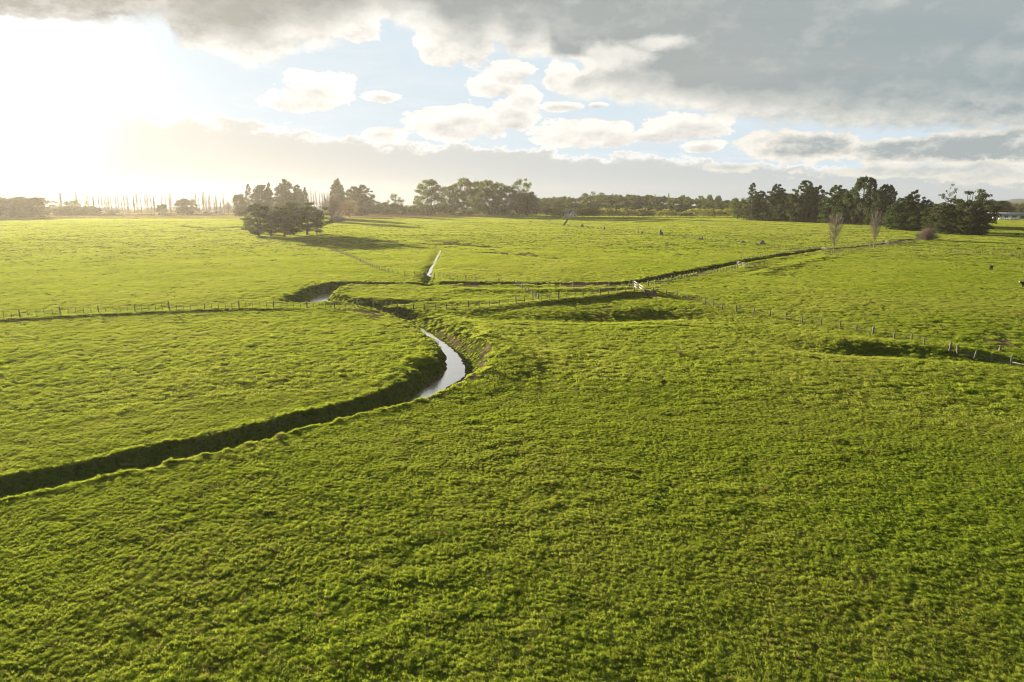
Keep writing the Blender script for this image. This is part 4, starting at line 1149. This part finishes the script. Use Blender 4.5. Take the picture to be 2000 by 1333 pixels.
    C = [(1758, 449, 388, 56, 'conifer', 'bushy conifer left of the flat-topped one, near the second bare poplar'), (1778, 450, 373, 44, 'conifer', 'flat-topped conifer with a dead limb at its side'), (1800, 451, 392, 54, 'conifer', 'low wide conifer behind the bare shrub'),
         (1832, 456, 394, 60, 'clump', 'grey green spreading tree at the foot of the tall half-bare pine'), (1852, 457, 400, 56, 'conifer', 'low dense conifer between the half-bare pine and the last big one'), (1885, 459, 367, 72, 'clump', 'last big dark conifer, leaning to the open fields'), (1902, 459, 398, 52, 'conifer', 'dense shaded skirt tree under the last big conifer')]
    for px, bs, tp, w, k, lb in C: T(k, px, bs, tp, w, lb, 'dark conifers beside the bare shrub')
    T('sparse', 1844, 456, 357, 36, 'tall half-bare pine with sparse tufts above the other trees', flip=0.2)
    T('vase', 1628, 495, 413, 35, 'bare pale poplar with a fan of twigs, the nearer of two by the ditch', name='bare_poplar')
    T('vase', 1706, 486, 405, 30, 'bare pale poplar with a slim crown, the farther of two by the ditch', name='bare_poplar')
    T('thicket', 1809, 469, 442, 46, 'domed bare grey shrub beside the fence in front of the dark conifers', name='shrub', cat='shrub')
    T('dense', 1940, 423.5, 391, 52, 'rounded green tree beside the farm shed', flip=.5); T('dense', 1966, 422.5, 402, 28, 'low dark tree between the rounded green tree and the farm shed')
    # distant trees beyond the shed
    g = 'distant trees beyond the farm shed'
    for i, (px, tp, w, k) in enumerate([(1910, 396, 22, 'round'), (1925, 398, 18, 'round'), (1975, 395, 20, 'twiggy'), (1988, 397, 18, 'round'), (1998, 395, 20, 'twiggy'), (2012, 396, 22, 'round'), (1895, 399, 18, 'spire')]):
        T(k, px, 412, tp, w, 'distant hazy tree between the farm shed and the blue hills', g, r=1120 + 25 * i)
    # weeds in the near grass
    T('weed', 545, 858, 846, 22, 'reddish dead weed clump on the near lip of the dark creek cut', name='weed_clump', cat='weed')
    T('weed', 1328, 694, 682, 18, 'lone dead thistle clump in the open grass with its own shadow', name='weed_clump', cat='weed')

def weed_kind(seed):
    g = np.random.default_rng(seed); tb, cb = MB(), MB()
    V, F = [], []
    for k in range(26):
        a, L = g.uniform(0, 6.28), g.uniform(.05, .45); e = np.array([math.cos(a) * L, math.sin(a) * L, g.uniform(.5, 1.0)])
        tb.tube([(e[0] * .3, e[1] * .3, -.05), e * (.7, .7, .5), e], [.014, .010, .006], 3, False); V.append(e)
        V.append(e * .8); V.append(e * .6)
    V = np.array(V); q, Q = leaf_quads(V, np.full((len(V), 3), .07), np.full(len(V), 9), .035, g, .2)
    return tb.mesh('stem', L_DRY), mesh_np('seed_head', q, Q, [L_DRY])
KINDS['weed'] = [weed_kind(3), weed_kind(8)]; KINDS['weed#'] = 0

# ------------------------------------------------------------------ wood, hills, strips
def build_far():
    # dark wood behind the row: uncountable
    g = np.random.default_rng(77)
    Vs, Qs, n = [], [], 0
    az0 = float(azel(1035, 400)[0]); az1 = float(azel(1462, 400)[0])
    for k in range(440):
        a = g.uniform(az0, az1) * D2R; r = g.uniform(905, 1230)
        x, y = r * math.sin(a), r * math.cos(a); z = float(height(np.array([x]), np.array([y]))[0])
        h = g.uniform(9, 15) * (1.0 if r > 960 else .8); w = g.uniform(9, 15)
        kk = 22
        d = g.normal(size=(kk, 3)); d /= np.linalg.norm(d, axis=1, keepdims=True); d[:, 2] = np.abs(d[:, 2]) * 1.1 - .35
        C = np.array([x, y, z + h * .55]) + d * (w * .42, w * .42, h * .42)
        V, Q = leaf_quads(C, np.tile([w * .17, w * .17, h * .12], (kk, 1)), np.full(kk, 26), .75, g, .4)
        Vs.append(V); Qs.append(Q + n); n += len(V)
    tag(link('forest', mesh_np('forest', np.concatenate(Vs), np.concatenate(Qs), [L_WOOD])), 'dark green wood covering the low rise behind the row of small trees', 'wood', kind='stuff')
    # hills
    m, nt, out = new_mat('hill_pasture')
    p = pos(nt); b = nt.nodes.new('ShaderNodeBsdfPrincipled'); b.inputs['Roughness'].default_value = .95
    c = mixc(nt, noise(nt, p, .006, 5, .65).smooth(.4, .6), (.045, .062, .055), (.075, .088, .072)); put(nt, c, b.inputs['Base Color']); nt.links.new(b.outputs[0], out.inputs[0])
    for (r0, hh, a0, a1, seed) in [(1420, 33, -48, 48, 1)]:
        A = np.linspace(a0, a1, 420) * D2R; rr = np.linspace(r0, r0 + 250, 14)
        AA, RR = np.meshgrid(A, rr)
        t = (RR - r0) / 250
        top = hh * (.72 + .30 * fbm(AA * 9 + seed * 3, AA * 0 + seed, 4)) * (.45 + .55 * sst(.30, .62, AA) + .12 * sst(-.4, -.6, AA)) * (sst(a0 * D2R, a0 * D2R + .06, AA) * sst(a1 * D2R, a1 * D2R - .06, AA))
        z = 4 + top * np.sin(np.clip(t * 2.0, 0, 1) * math.pi / 2) * (1 - .6 * sst(.6, 1, t)) + 3 * fbm(AA * 40, RR / 60, 3) * np.sin(t * math.pi) - 3
        x, y = RR * np.sin(AA), RR * np.cos(AA)
        n_, m_ = len(A), len(rr)
        i = (np.arange(m_ - 1)[:, None] * n_ + np.arange(n_ - 1)[None]).ravel()
        Q = np.stack([i, i + n_, i + n_ + 1, i + 1], 1)[:, ::-1]
        tag(link('hills', mesh_np('hills', np.stack([x.ravel(), y.ravel(), z.ravel()], 1), Q, [m], True)), kind='structure')
    # tan strips of rank grass and crop rows
    D = grass_mat('dry_blades', (.24, .17, .085), (.36, .265, .14), (.42, .31, .16), (.30, .25, .11), (.25, .17, .09), .45)
    protos = [tussock(1.1, 170, .95, .12, 200 + i, D) for i in range(3)]
    X, Y = [], []
    for (a, b, y0, y1, step) in [(90, 470, 416.5, 427.5, 2.6), (640, 1015, 418.5, 428, 2.3)]:
        for _ in range(5600 if a == 90 else 4200):
            X.append(rng.uniform(a, b)); Y.append(rng.uniform(y0, y1))
    X, Y = np.array(X), np.array(Y)
    keep = ~((X > 640) & (Y > 424 + 3.5 * sst(1010, 720, X)))
    keep &= ~((X < 480) & (np.abs((Y - 416.5) % 3.6) > 2.2))
    X, Y = X[keep], Y[keep]
    x, y, z = ground(X, Y)
    ok = np.hypot(x, y) < 1300; x, y, z = x[ok], y[ok], z[ok]
    s = rng.uniform(.6, 1.2, len(x))
    scatter('dry_grass', np.stack([x, y, z], 1), np.stack([0 * x, 0 * x, rng.uniform(0, 6.28, len(x))], 1), np.stack([s * 1.5, s * 1.5, s], 1), rng.integers(0, 3, len(x)), protos, 'tan rank grass and old crop rows along the far side of the paddocks')

# ------------------------------------------------------------------ stumps and rocks of the old fence line
STONE = solid('grey_rock', (.10, .09, .078), .9, .35, .8, bump=.6, dark=(.07, .065, .055))
STUMPW = solid('dead_stump', (.115, .09, .07), .95, .4, 1.2, bump=.6, dark=(.05, .042, .035))
def rock_mesh(seed):
    g = np.random.default_rng(seed)
    bm = bmesh.new(); bmesh.ops.create_icosphere(bm, subdivisions=3, radius=.5)
    off = g.uniform(0, 40, 3)
    for v in bm.verts:
        c = v.co.normalized(); k = vnoise(np.array([c.x * 1.6 + off[0] + c.z]), np.array([c.y * 1.6 + off[1] - c.z]))[0] * .55 + vnoise(np.array([c.x * 4 + off[2] + c.z * 3]), np.array([c.y * 4 + off[1] + c.z * 2]))[0] * .2
        v.co = c * (.5 + k * .5)
        v.co.z = max(v.co.z, -.22)
    me = bpy.data.meshes.new('rock'); bm.to_mesh(me); bm.free(); me.materials.append(STONE); return me
def stump_mesh(seed, tall=False, lean=0.0):
    """flared root buttresses, fluted stem, splintered broken top"""
    g = np.random.default_rng(seed); n = 18; rows = 9
    ph = g.uniform(0, 6.28, 3); a = np.arange(n) * 2 * math.pi / n
    V = []
    for i in range(rows):
        t = i / (rows - 1); h = t
        r = (.16 if tall else .34) * (1 - .30 * t) + (.07 if tall else .26) * math.exp(-t * 7)
        f = 1 + (.16 + .4 * math.exp(-t * 6)) * np.sin(4 * a + ph[0]) * .6 + .12 * np.sin(7 * a + ph[1])
        zz = np.full(n, h - .06)
        if i == rows - 1: zz += g.uniform(-.28, .12, n)
        V.append(np.column_stack([r * f * np.cos(a) + lean * h, r * f * np.sin(a), zz]))
    V = np.concatenate(V + [np.array([[lean * .86, 0, .72]])])
    i = np.arange(rows - 1)[:, None] * n + np.arange(n)[None]; j = np.arange(rows - 1)[:, None] * n + (np.arange(n)[None] + 1) % n
    T = np.stack([(rows - 1) * n + np.arange(n), (rows - 1) * n + (np.arange(n) + 1) % n, np.full(n, rows * n)], 1)
    return mesh_np('stump', V, [np.stack([i, j, j + n, i + n], -1).reshape(-1, 4), T], [STUMPW])
def build_debris():
    R = [rock_mesh(i) for i in range(4)]; Sm = [stump_mesh(5), stump_mesh(6)]; tallS = stump_mesh(9, True, .62); spire = stump_mesh(12, True, -.05)
    def at(px, py, me, w, h, label, name, cat, group=None, rz=None):
        x, y, z = (float(v[0]) for v in ground(px, py)); k = y / FPX / math.cos(PITCH)
        o = link(name, me, loc=(x, y, z - .04), rot=(0, 0, rng.uniform(0, 6.28) if rz is None else rz), scale=(w * k, w * k * .85, h * k))
        return tag(o, label, cat, group)
    at(1100, 441, tallS, 13, 12.5, 'tall dead tree stump leaning over the old fence line', 'stump', 'stump', rz=0)
    at(1290.5, 459, spire, 13, 10.5, 'pointed dead stump like a chimney on the old fence line', 'stump', 'stump', rz=0)
    at(1293, 459, Sm[0], 7, 5.5, 'squat dark stump leaning on the pointed dead stump', 'stump', 'stump')
    g = 'rocks and stumps strewn along the old fence line'
    for i, (px, py, w, h) in enumerate([(987, 427, 8, 2.5), (1036, 434, 6, 2.5), (1076, 438, 7, 3), (1111, 441.5, 6, 2), (1122, 443, 4.5, 3), (1137, 444, 8, 5), (1147, 445, 8, 3.5), (1158, 446, 5, 3), (1167, 447, 5, 3.5), (1174, 448, 3.5, 4), (1180, 449, 5, 6), (1200, 451, 5, 2.5), (1214, 452, 3.5, 3), (1222, 453, 4, 3.5), (1230, 454.5, 5, 3), (1246, 456, 5, 4), (1254, 456.5, 6, 4),
                                         (1335, 465.5, 9, 2.5), (1366, 468.5, 8, 4), (1371, 468.5, 6, 6), (1391, 470, 5, 2)]):
        big = h >= 4
        at(px, py, Sm[i % 2] if big else R[i % 4], w * .9, h * 1.1, 'dark broken stump on the old fence line of the far paddock' if big else 'low grey rock lying along the old fence line of the far paddock', 'stump' if big else 'rock', 'stump' if big else 'rock', ('dark broken stumps on the old fence line' if big else 'low grey rocks along the old fence line'))
    at(1450, 474.5, R[0], 13, 9, 'round dark boulder on the old fence line', 'rock', 'rock'); at(1489, 478, R[1], 11, 14, 'peaked brown boulder, the biggest on the old fence line', 'rock', 'rock'); at(1480, 478.5, R[2], 8, 4, 'flat pale rock touching the peaked brown boulder', 'rock', 'rock')
    at(1846, 666, R[3], 6, 6, 'pale rock in the grass just above the leaning fence', 'rock', 'rock'); at(1910, 676, R[0], 7, 5, 'small pale rock beside the trampled ground above the broken fence', 'rock', 'rock'); at(1953, 685, Sm[1], 9, 8, 'weathered stump in the grass above the broken fence', 'stump', 'stump')
    at(1474, 611, R[1], 8, 5, 'pinkish pale rock under the leaning fence', 'rock', 'rock')

# ------------------------------------------------------------------ cattle
def coat(name, face):
    m, nt, out = new_mat(name); v = objco(nt); b = nt.nodes.new('ShaderNodeBsdfPrincipled')
    sp = nt.nodes.new('ShaderNodeSeparateXYZ'); nt.links.new(v.k, sp.inputs[0]); x, z = S(nt, sp.outputs[0]), S(nt, sp.outputs[2])
    c = mixc(nt, noise(nt, v, 3, 3, .5), (.010, .009, .008), (.030, .024, .019))
    if face: c = mixc(nt, (x - 1.33).smooth(0, .05), c, (.72, .68, .58))
    put(nt, c, b.inputs['Base Color']); b.inputs['Roughness'].default_value = 1.0; b.inputs['Specular IOR Level'].default_value = .05; nt.links.new(b.outputs[0], out.inputs[0]); return m
def cow_mesh(name, mat, graze):
    """standing beast, +X forward: one skinned body"""
    J = {}
    head = [(1.18, 0, .78), (1.30, 0, .38), (1.48, 0, .14)] if graze else [(1.15, 0, 1.28), (1.36, 0, 1.38), (1.66, 0, 1.20)]
    pts = [(-.80, 0, 1.16), (-.62, 0, 1.05), (-.1, 0, .98), (.45, 0, 1.0), (.85, 0, 1.05)] + head
    rad = [(.13, .13), (.31, .34), (.37, .40), (.34, .38), (.25, .30), (.17, .20), (.14, .17), (.085, .09)]
    E = [(i, i + 1) for i in range(len(pts) - 1)]
    def chain(src, P, Rr):
        p = src
        for q, r in zip(P, Rr): pts.append(q); rad.append((r, r)); E.append((p, len(pts) - 1)); p = len(pts) - 1
    for s in (-1, 1):
        chain(1, [(-.68, .23 * s, .80), (-.80, .24 * s, .50), (-.72, .24 * s, .26), (-.70, .24 * s, .03)], [.16, .085, .06, .07])
        chain(3, [(.58, .22 * s, .72), (.60, .22 * s, .42), (.58, .22 * s, .22), (.60, .22 * s, .03)], [.14, .08, .055, .07])
    chain(0, [(-.95, 0, 1.0), (-.98, 0, .60), (-.98, 0, .42)], [.035, .03, .045])
    h = len(E)
    hi = 6
    for s in (-1, 1): chain(hi, [(pts[hi][0] - .06, .17 * s, pts[hi][2] + .08), (pts[hi][0] - .10, .27 * s, pts[hi][2] + .06)], [.05, .03])
    me = bpy.data.meshes.new(name); me.from_pydata(pts, E, []); me.materials.append(mat)
    me['radii'] = [v for r in rad for v in r]
    return me
def build_cattle():
    A, B = coat('black_coat', False), coat('black_coat_white_face', True)
    def cow(px, py, rz, me, label):
        x, y, z = (float(v[0]) for v in ground(px, py))
        o = link('cow', me, loc=(x, y, z), rot=(0, 0, rz)); sk = o.modifiers.new('skin', 'SKIN'); sk.use_smooth_shade = True
        for i, v in enumerate(me.skin_vertices[0].data): v.radius = me['radii'][2 * i:2 * i + 2]; v.use_root = i == 2
        s = o.modifiers.new('sub', 'SUBSURF'); s.levels = s.render_levels = 1
        return tag(o, label, 'cow', 'black cattle in the open paddock')
    gr, st = cow_mesh('cow', A, True), cow_mesh('cow_standing', B, False)
    cow(1935, 528, 1.2, gr, 'black cow grazing alone in the open sunlit paddock, tail towards us')
    cow(2003, 562, 2.9, st, 'black cow with a white face at the very edge of the view')
    cow(1987, 461, 2.0, gr, 'black cow standing in the tree shadow beyond the thin fence')
    cow(1989, 488, .3, gr, 'black cow lying low in the grass beside the thin fence').scale = (.9, .9, .62)

# ------------------------------------------------------------------ buildings, bales, pylon
WALL = solid('pale_weatherboard', (.80, .76, .68), .8, .1, .5); ROOF = solid('grey_iron_roof', (.20, .205, .22), .5, .12, .3, .4); ROOFB = solid('brown_roof', (.17, .14, .12), .8, .2, .4)
SHEDW = solid('cream_cladding', (.52, .49, .37), .8, .12, .4); DARK = solid('dark_opening', (.03, .03, .035), .5, .2, 1); STEEL = solid('galvanised_steel', (.16, .16, .16), .5, .1, 1, .5)
WRAP = solid('silage_wrap', (.46, .58, .46), .35, .12, .8); WRAPW = solid('white_wrap', (.66, .70, .60), .35, .1, .8)
def gable(L, W, h, rh):
    """walls with two gables; ridge along X"""
    x, y = L / 2, W / 2
    V = [(-x, -y, -.4), (x, -y, -.4), (x, y, -.4), (-x, y, -.4), (-x, -y, h), (x, -y, h), (x, y, h), (-x, y, h), (-x, 0, h + rh), (x, 0, h + rh)]
    b = MB(); b.add(V, [(0, 1, 5, 4), (2, 3, 7, 6), (1, 2, 6, 5), (3, 0, 4, 7)], [(5, 6, 9), (7, 4, 8)]); return b
def roof(L, W, h, rh, o=.45, t=.16):
    b = MB()
    for s in (-1, 1):
        n = math.hypot(W / 2, rh); sl = math.atan2(rh, W / 2)
        e = n + o
        R = Matrix.Rotation(-s * sl if s > 0 else sl, 3, 'X')
        mid = np.array([0, s * (W / 2 + o * math.cos(sl)) / 2, h + rh - (e * math.sin(sl)) / 2 + t * .6])
        b.box(mid, (L + 2 * o, e, t), R)
        for k in np.arange(-L / 2, L / 2, 1.2): b.box(mid + (k, 0, .05 + t * .5), (.08, e * .98, .06), R)
    b.box((0, 0, h + rh + t * .95), (L + 2 * o, .35, .10))
    return b
def build_buildings():
    x, y, z = (float(v[0]) for v in ground(1112, 424))
    k = y / FPX
    root = link('house', None, loc=(x, y, z), rot=(0, 0, -1.05)); tag(root, 'pale gabled house with a brown roof half hidden by small trees', 'house')
    L, W, h, rh = 15, 10, 4.2, 3.4
    link('wall', gable(L, W, h, rh).mesh('wall', WALL), root)
    rf = link('roof', roof(L, W, h, rh).mesh('roof', ROOFB), root); link('chimney', MB().box((-2, 1.2, h + rh), (.9, .9, 1.8)).box((-2, 1.2, h + rh + .95), (1.1, 1.1, .2)).mesh('chimney', WALL), rf)
    d = link('door', MB().box((L / 2 + .05, -1.8, 1.3), (.12, 1.5, 2.9)).mesh('door', DARK), root)
    for yy, zz in ((1.8, 1.9), (0.2, 4.6)):
        w = link('window', MB().box((L / 2 + .06, yy, zz), (.16, 1.7, 2.2)).mesh('window', WALL), root); link('pane', MB().box((L / 2 + .10, yy, zz), (.12, 1.35, 1.85)).mesh('pane', DARK), w)
    for xx in (-4.5, 0, 4.5):
        w = link('window', MB().box((xx, -W / 2 - .06, 2.3), (1.8, .16, 1.7)).mesh('window', WALL), root); link('pane', MB().box((xx, -W / 2 - .10, 2.3), (1.45, .12, 1.35)).mesh('pane', DARK), w)
    # farm shed: long grey roof with a cross gable
    x, y, z = (float(v[0]) for v in ground(1964, 427)); y += 8
    root = link('farm_shed', None, loc=(x + 6, y, z), rot=(0, 0, -.25)); tag(root, 'long farm shed with grey iron roofs and a cream gable behind wrapped bales', 'shed')
    link('wall', gable(46, 14, 3.2, 2.8).mesh('wall', SHEDW), root); link('roof', roof(46, 14, 3.2, 2.8).mesh('roof', ROOF), root)
    g2 = gable(13, 9.6, 3.0, 2.4); V = np.concatenate(g2.V); M = np.array(Matrix.Rotation(math.pi / 2, 3, 'Z')); g2.V = [V @ M.T + (-12, -8.0, 0)]
    link('gable_wall', g2.mesh('gable_wall', SHEDW), root, )
    r2 = roof(13, 9.6, 3.0, 2.4); V = np.concatenate(r2.V); r2.V = [V @ M.T + (-12, -8.0, 0)]
    link('roof', r2.mesh('roof', ROOF), root)
    for xx in (-3, 5, 13): link('door', MB().box((xx, -7.06, 1.4), (4.2, .16, 2.8)).mesh('door', DARK), root)
    for xx in (18, 20.5): link('window', MB().box((xx, -7.06, 1.9), (1.2, .14, 1.2)).mesh('window', WALL), root)
    # wrapped bales
    def bale(mat):
        b = MB(); n = 16; a = np.arange(n) * 2 * math.pi / n
        prof = [(0, -.62), (.5, -.62), (.64, -.52), (.66, 0), (.64, .52), (.5, .62), (0, .62)]
        V = [np.column_stack([r * np.cos(a), np.full(n, t), r * np.sin(a) + .64]) for r, t in prof[1:-1]]
        i = np.arange(len(V) - 1)[:, None] * n + np.arange(n)[None]; j = np.arange(len(V) - 1)[:, None] * n + (np.arange(n)[None] + 1) % n
        m = len(V) * n
        T = [(m, k, (k + 1) % n) for k in range(n)] + [(m + 1, m - n + (k + 1) % n, m - n + k) for k in range(n)]
        b.add(np.concatenate(V + [np.array([[0, -.62, .64], [0, .62, .64]])]), np.stack([i, i + n, j + n, j], -1).reshape(-1, 4), T)
        return b.mesh('bale', mat)
    bs = [bale(WRAP), bale(WRAPW)]
    sizes = 1.35
    for i, px in enumerate([1939.5, 1943, 1946.5, 1952, 1955.5, 1959, 1962.5, 1966, 1969.5, 1973.5, 1977, 1981, 1985, 1989]):
        for lv in range(2 if px < 1948 else 1):
            x, y, z = (float(v[0]) for v in ground(px, 429.3)); wt = i in (0, 3, 5, 7, 8)
            o = link('wrapped_bale', bs[1 if wt else 0], loc=(x, y, z + lv * 1.55), rot=(0, 0, rng.uniform(-.2, .2)), scale=(sizes,) * 3)
            tag(o, ('white' if wt else 'pale green') + (' plastic wrapped bale on top of the short stack before the farm shed' if lv else ' plastic wrapped bale on the ground in the row before the farm shed'), 'bale', ('white' if wt else 'pale green') + (' bales on top of the stack' if lv else ' bales on the ground'))
    # low hazy sheds by the poplars
    for px, w, lab in [(424, 9, 'low hazy dark shed under the far end of the poplar row'), (404, 6, 'tiny hazy shed at the foot of the pylon')]:
        x, y, z = (float(v[0]) for v in ground(px, 417.5)); root = link('shed', None, loc=(x, y, z), rot=(0, 0, .1)); tag(root, lab, 'shed')
        link('wall', gable(w * 1.6, 7, 2.6, 1.2).mesh('wall', SHEDW), root); link('roof', roof(w * 1.6, 7, 2.6, 1.2).mesh('roof', ROOF), root); link('door', MB().box((0, -3.56, 1.2), (3, .14, 2.3)).mesh('door', DARK), root)
    # lattice pylon
    a = float(azel(399, 400)[0]) * D2R; r = 1150; x, y = r * math.sin(a), r * math.cos(a); z = float(height(np.array([x]), np.array([y]))[0])
    H = CAMZ + r * math.tan(float(azel(399, 374)[1]) * D2R) - z
    root = link('pylon', None, loc=(x, y, z), rot=(0, 0, .5)); tag(root, 'hazy steel lattice pylon rising behind the bare poplars', 'pylon')
    b = MB(); lv = np.linspace(0, 1, 10); hw = lambda t: .075 * H * (1 - t) ** 1.4 + .012 * H
    cs = [(-1, -1), (1, -1), (1, 1), (-1, 1)]
    for c in cs: b.tube([(c[0] * hw(t), c[1] * hw(t), t * H) for t in lv], .16, 4, False)
    for t0, t1 in zip(lv[:-1], lv[1:]):
        for c, d in zip(cs, cs[1:] + cs[:1]):
            b.tube([(c[0] * hw(t0), c[1] * hw(t0), t0 * H), (d[0] * hw(t1), d[1] * hw(t1), t1 * H)], .08, 3, False); b.tube([(d[0] * hw(t0), d[1] * hw(t0), t0 * H), (c[0] * hw(t1), c[1] * hw(t1), t1 * H)], .08, 3, False)
    link('lattice_mast', b.mesh('lattice_mast', STEEL), root)
    for t, w in ((.70, .11), (.82, .13), (.94, .10)):
        b = MB()
        for s in (-1, 1): b.tube([(0, .3 * s, t * H), (w * H, 0, t * H + .3), (0, .3 * s, t * H + 1.4)], .1, 3, False); b.tube([(0, .3 * s, t * H), (-w * H, 0, t * H + .3), (0, .3 * s, t * H + 1.4)], .1, 3, False)
        for s in (-1, 1): b.tube([(s * w * H, 0, t * H + .3), (s * w * H, 0, t * H - 1.4)], .12, 4)
        link('crossarm', b.mesh('crossarm', STEEL), root)
settings(); build_camera(); build_sky(); build_light(); build_haze()
build_ground(); build_water(); build_grass()
build_fences(); build_trees(); build_far(); build_debris(); build_cattle(); build_buildings()
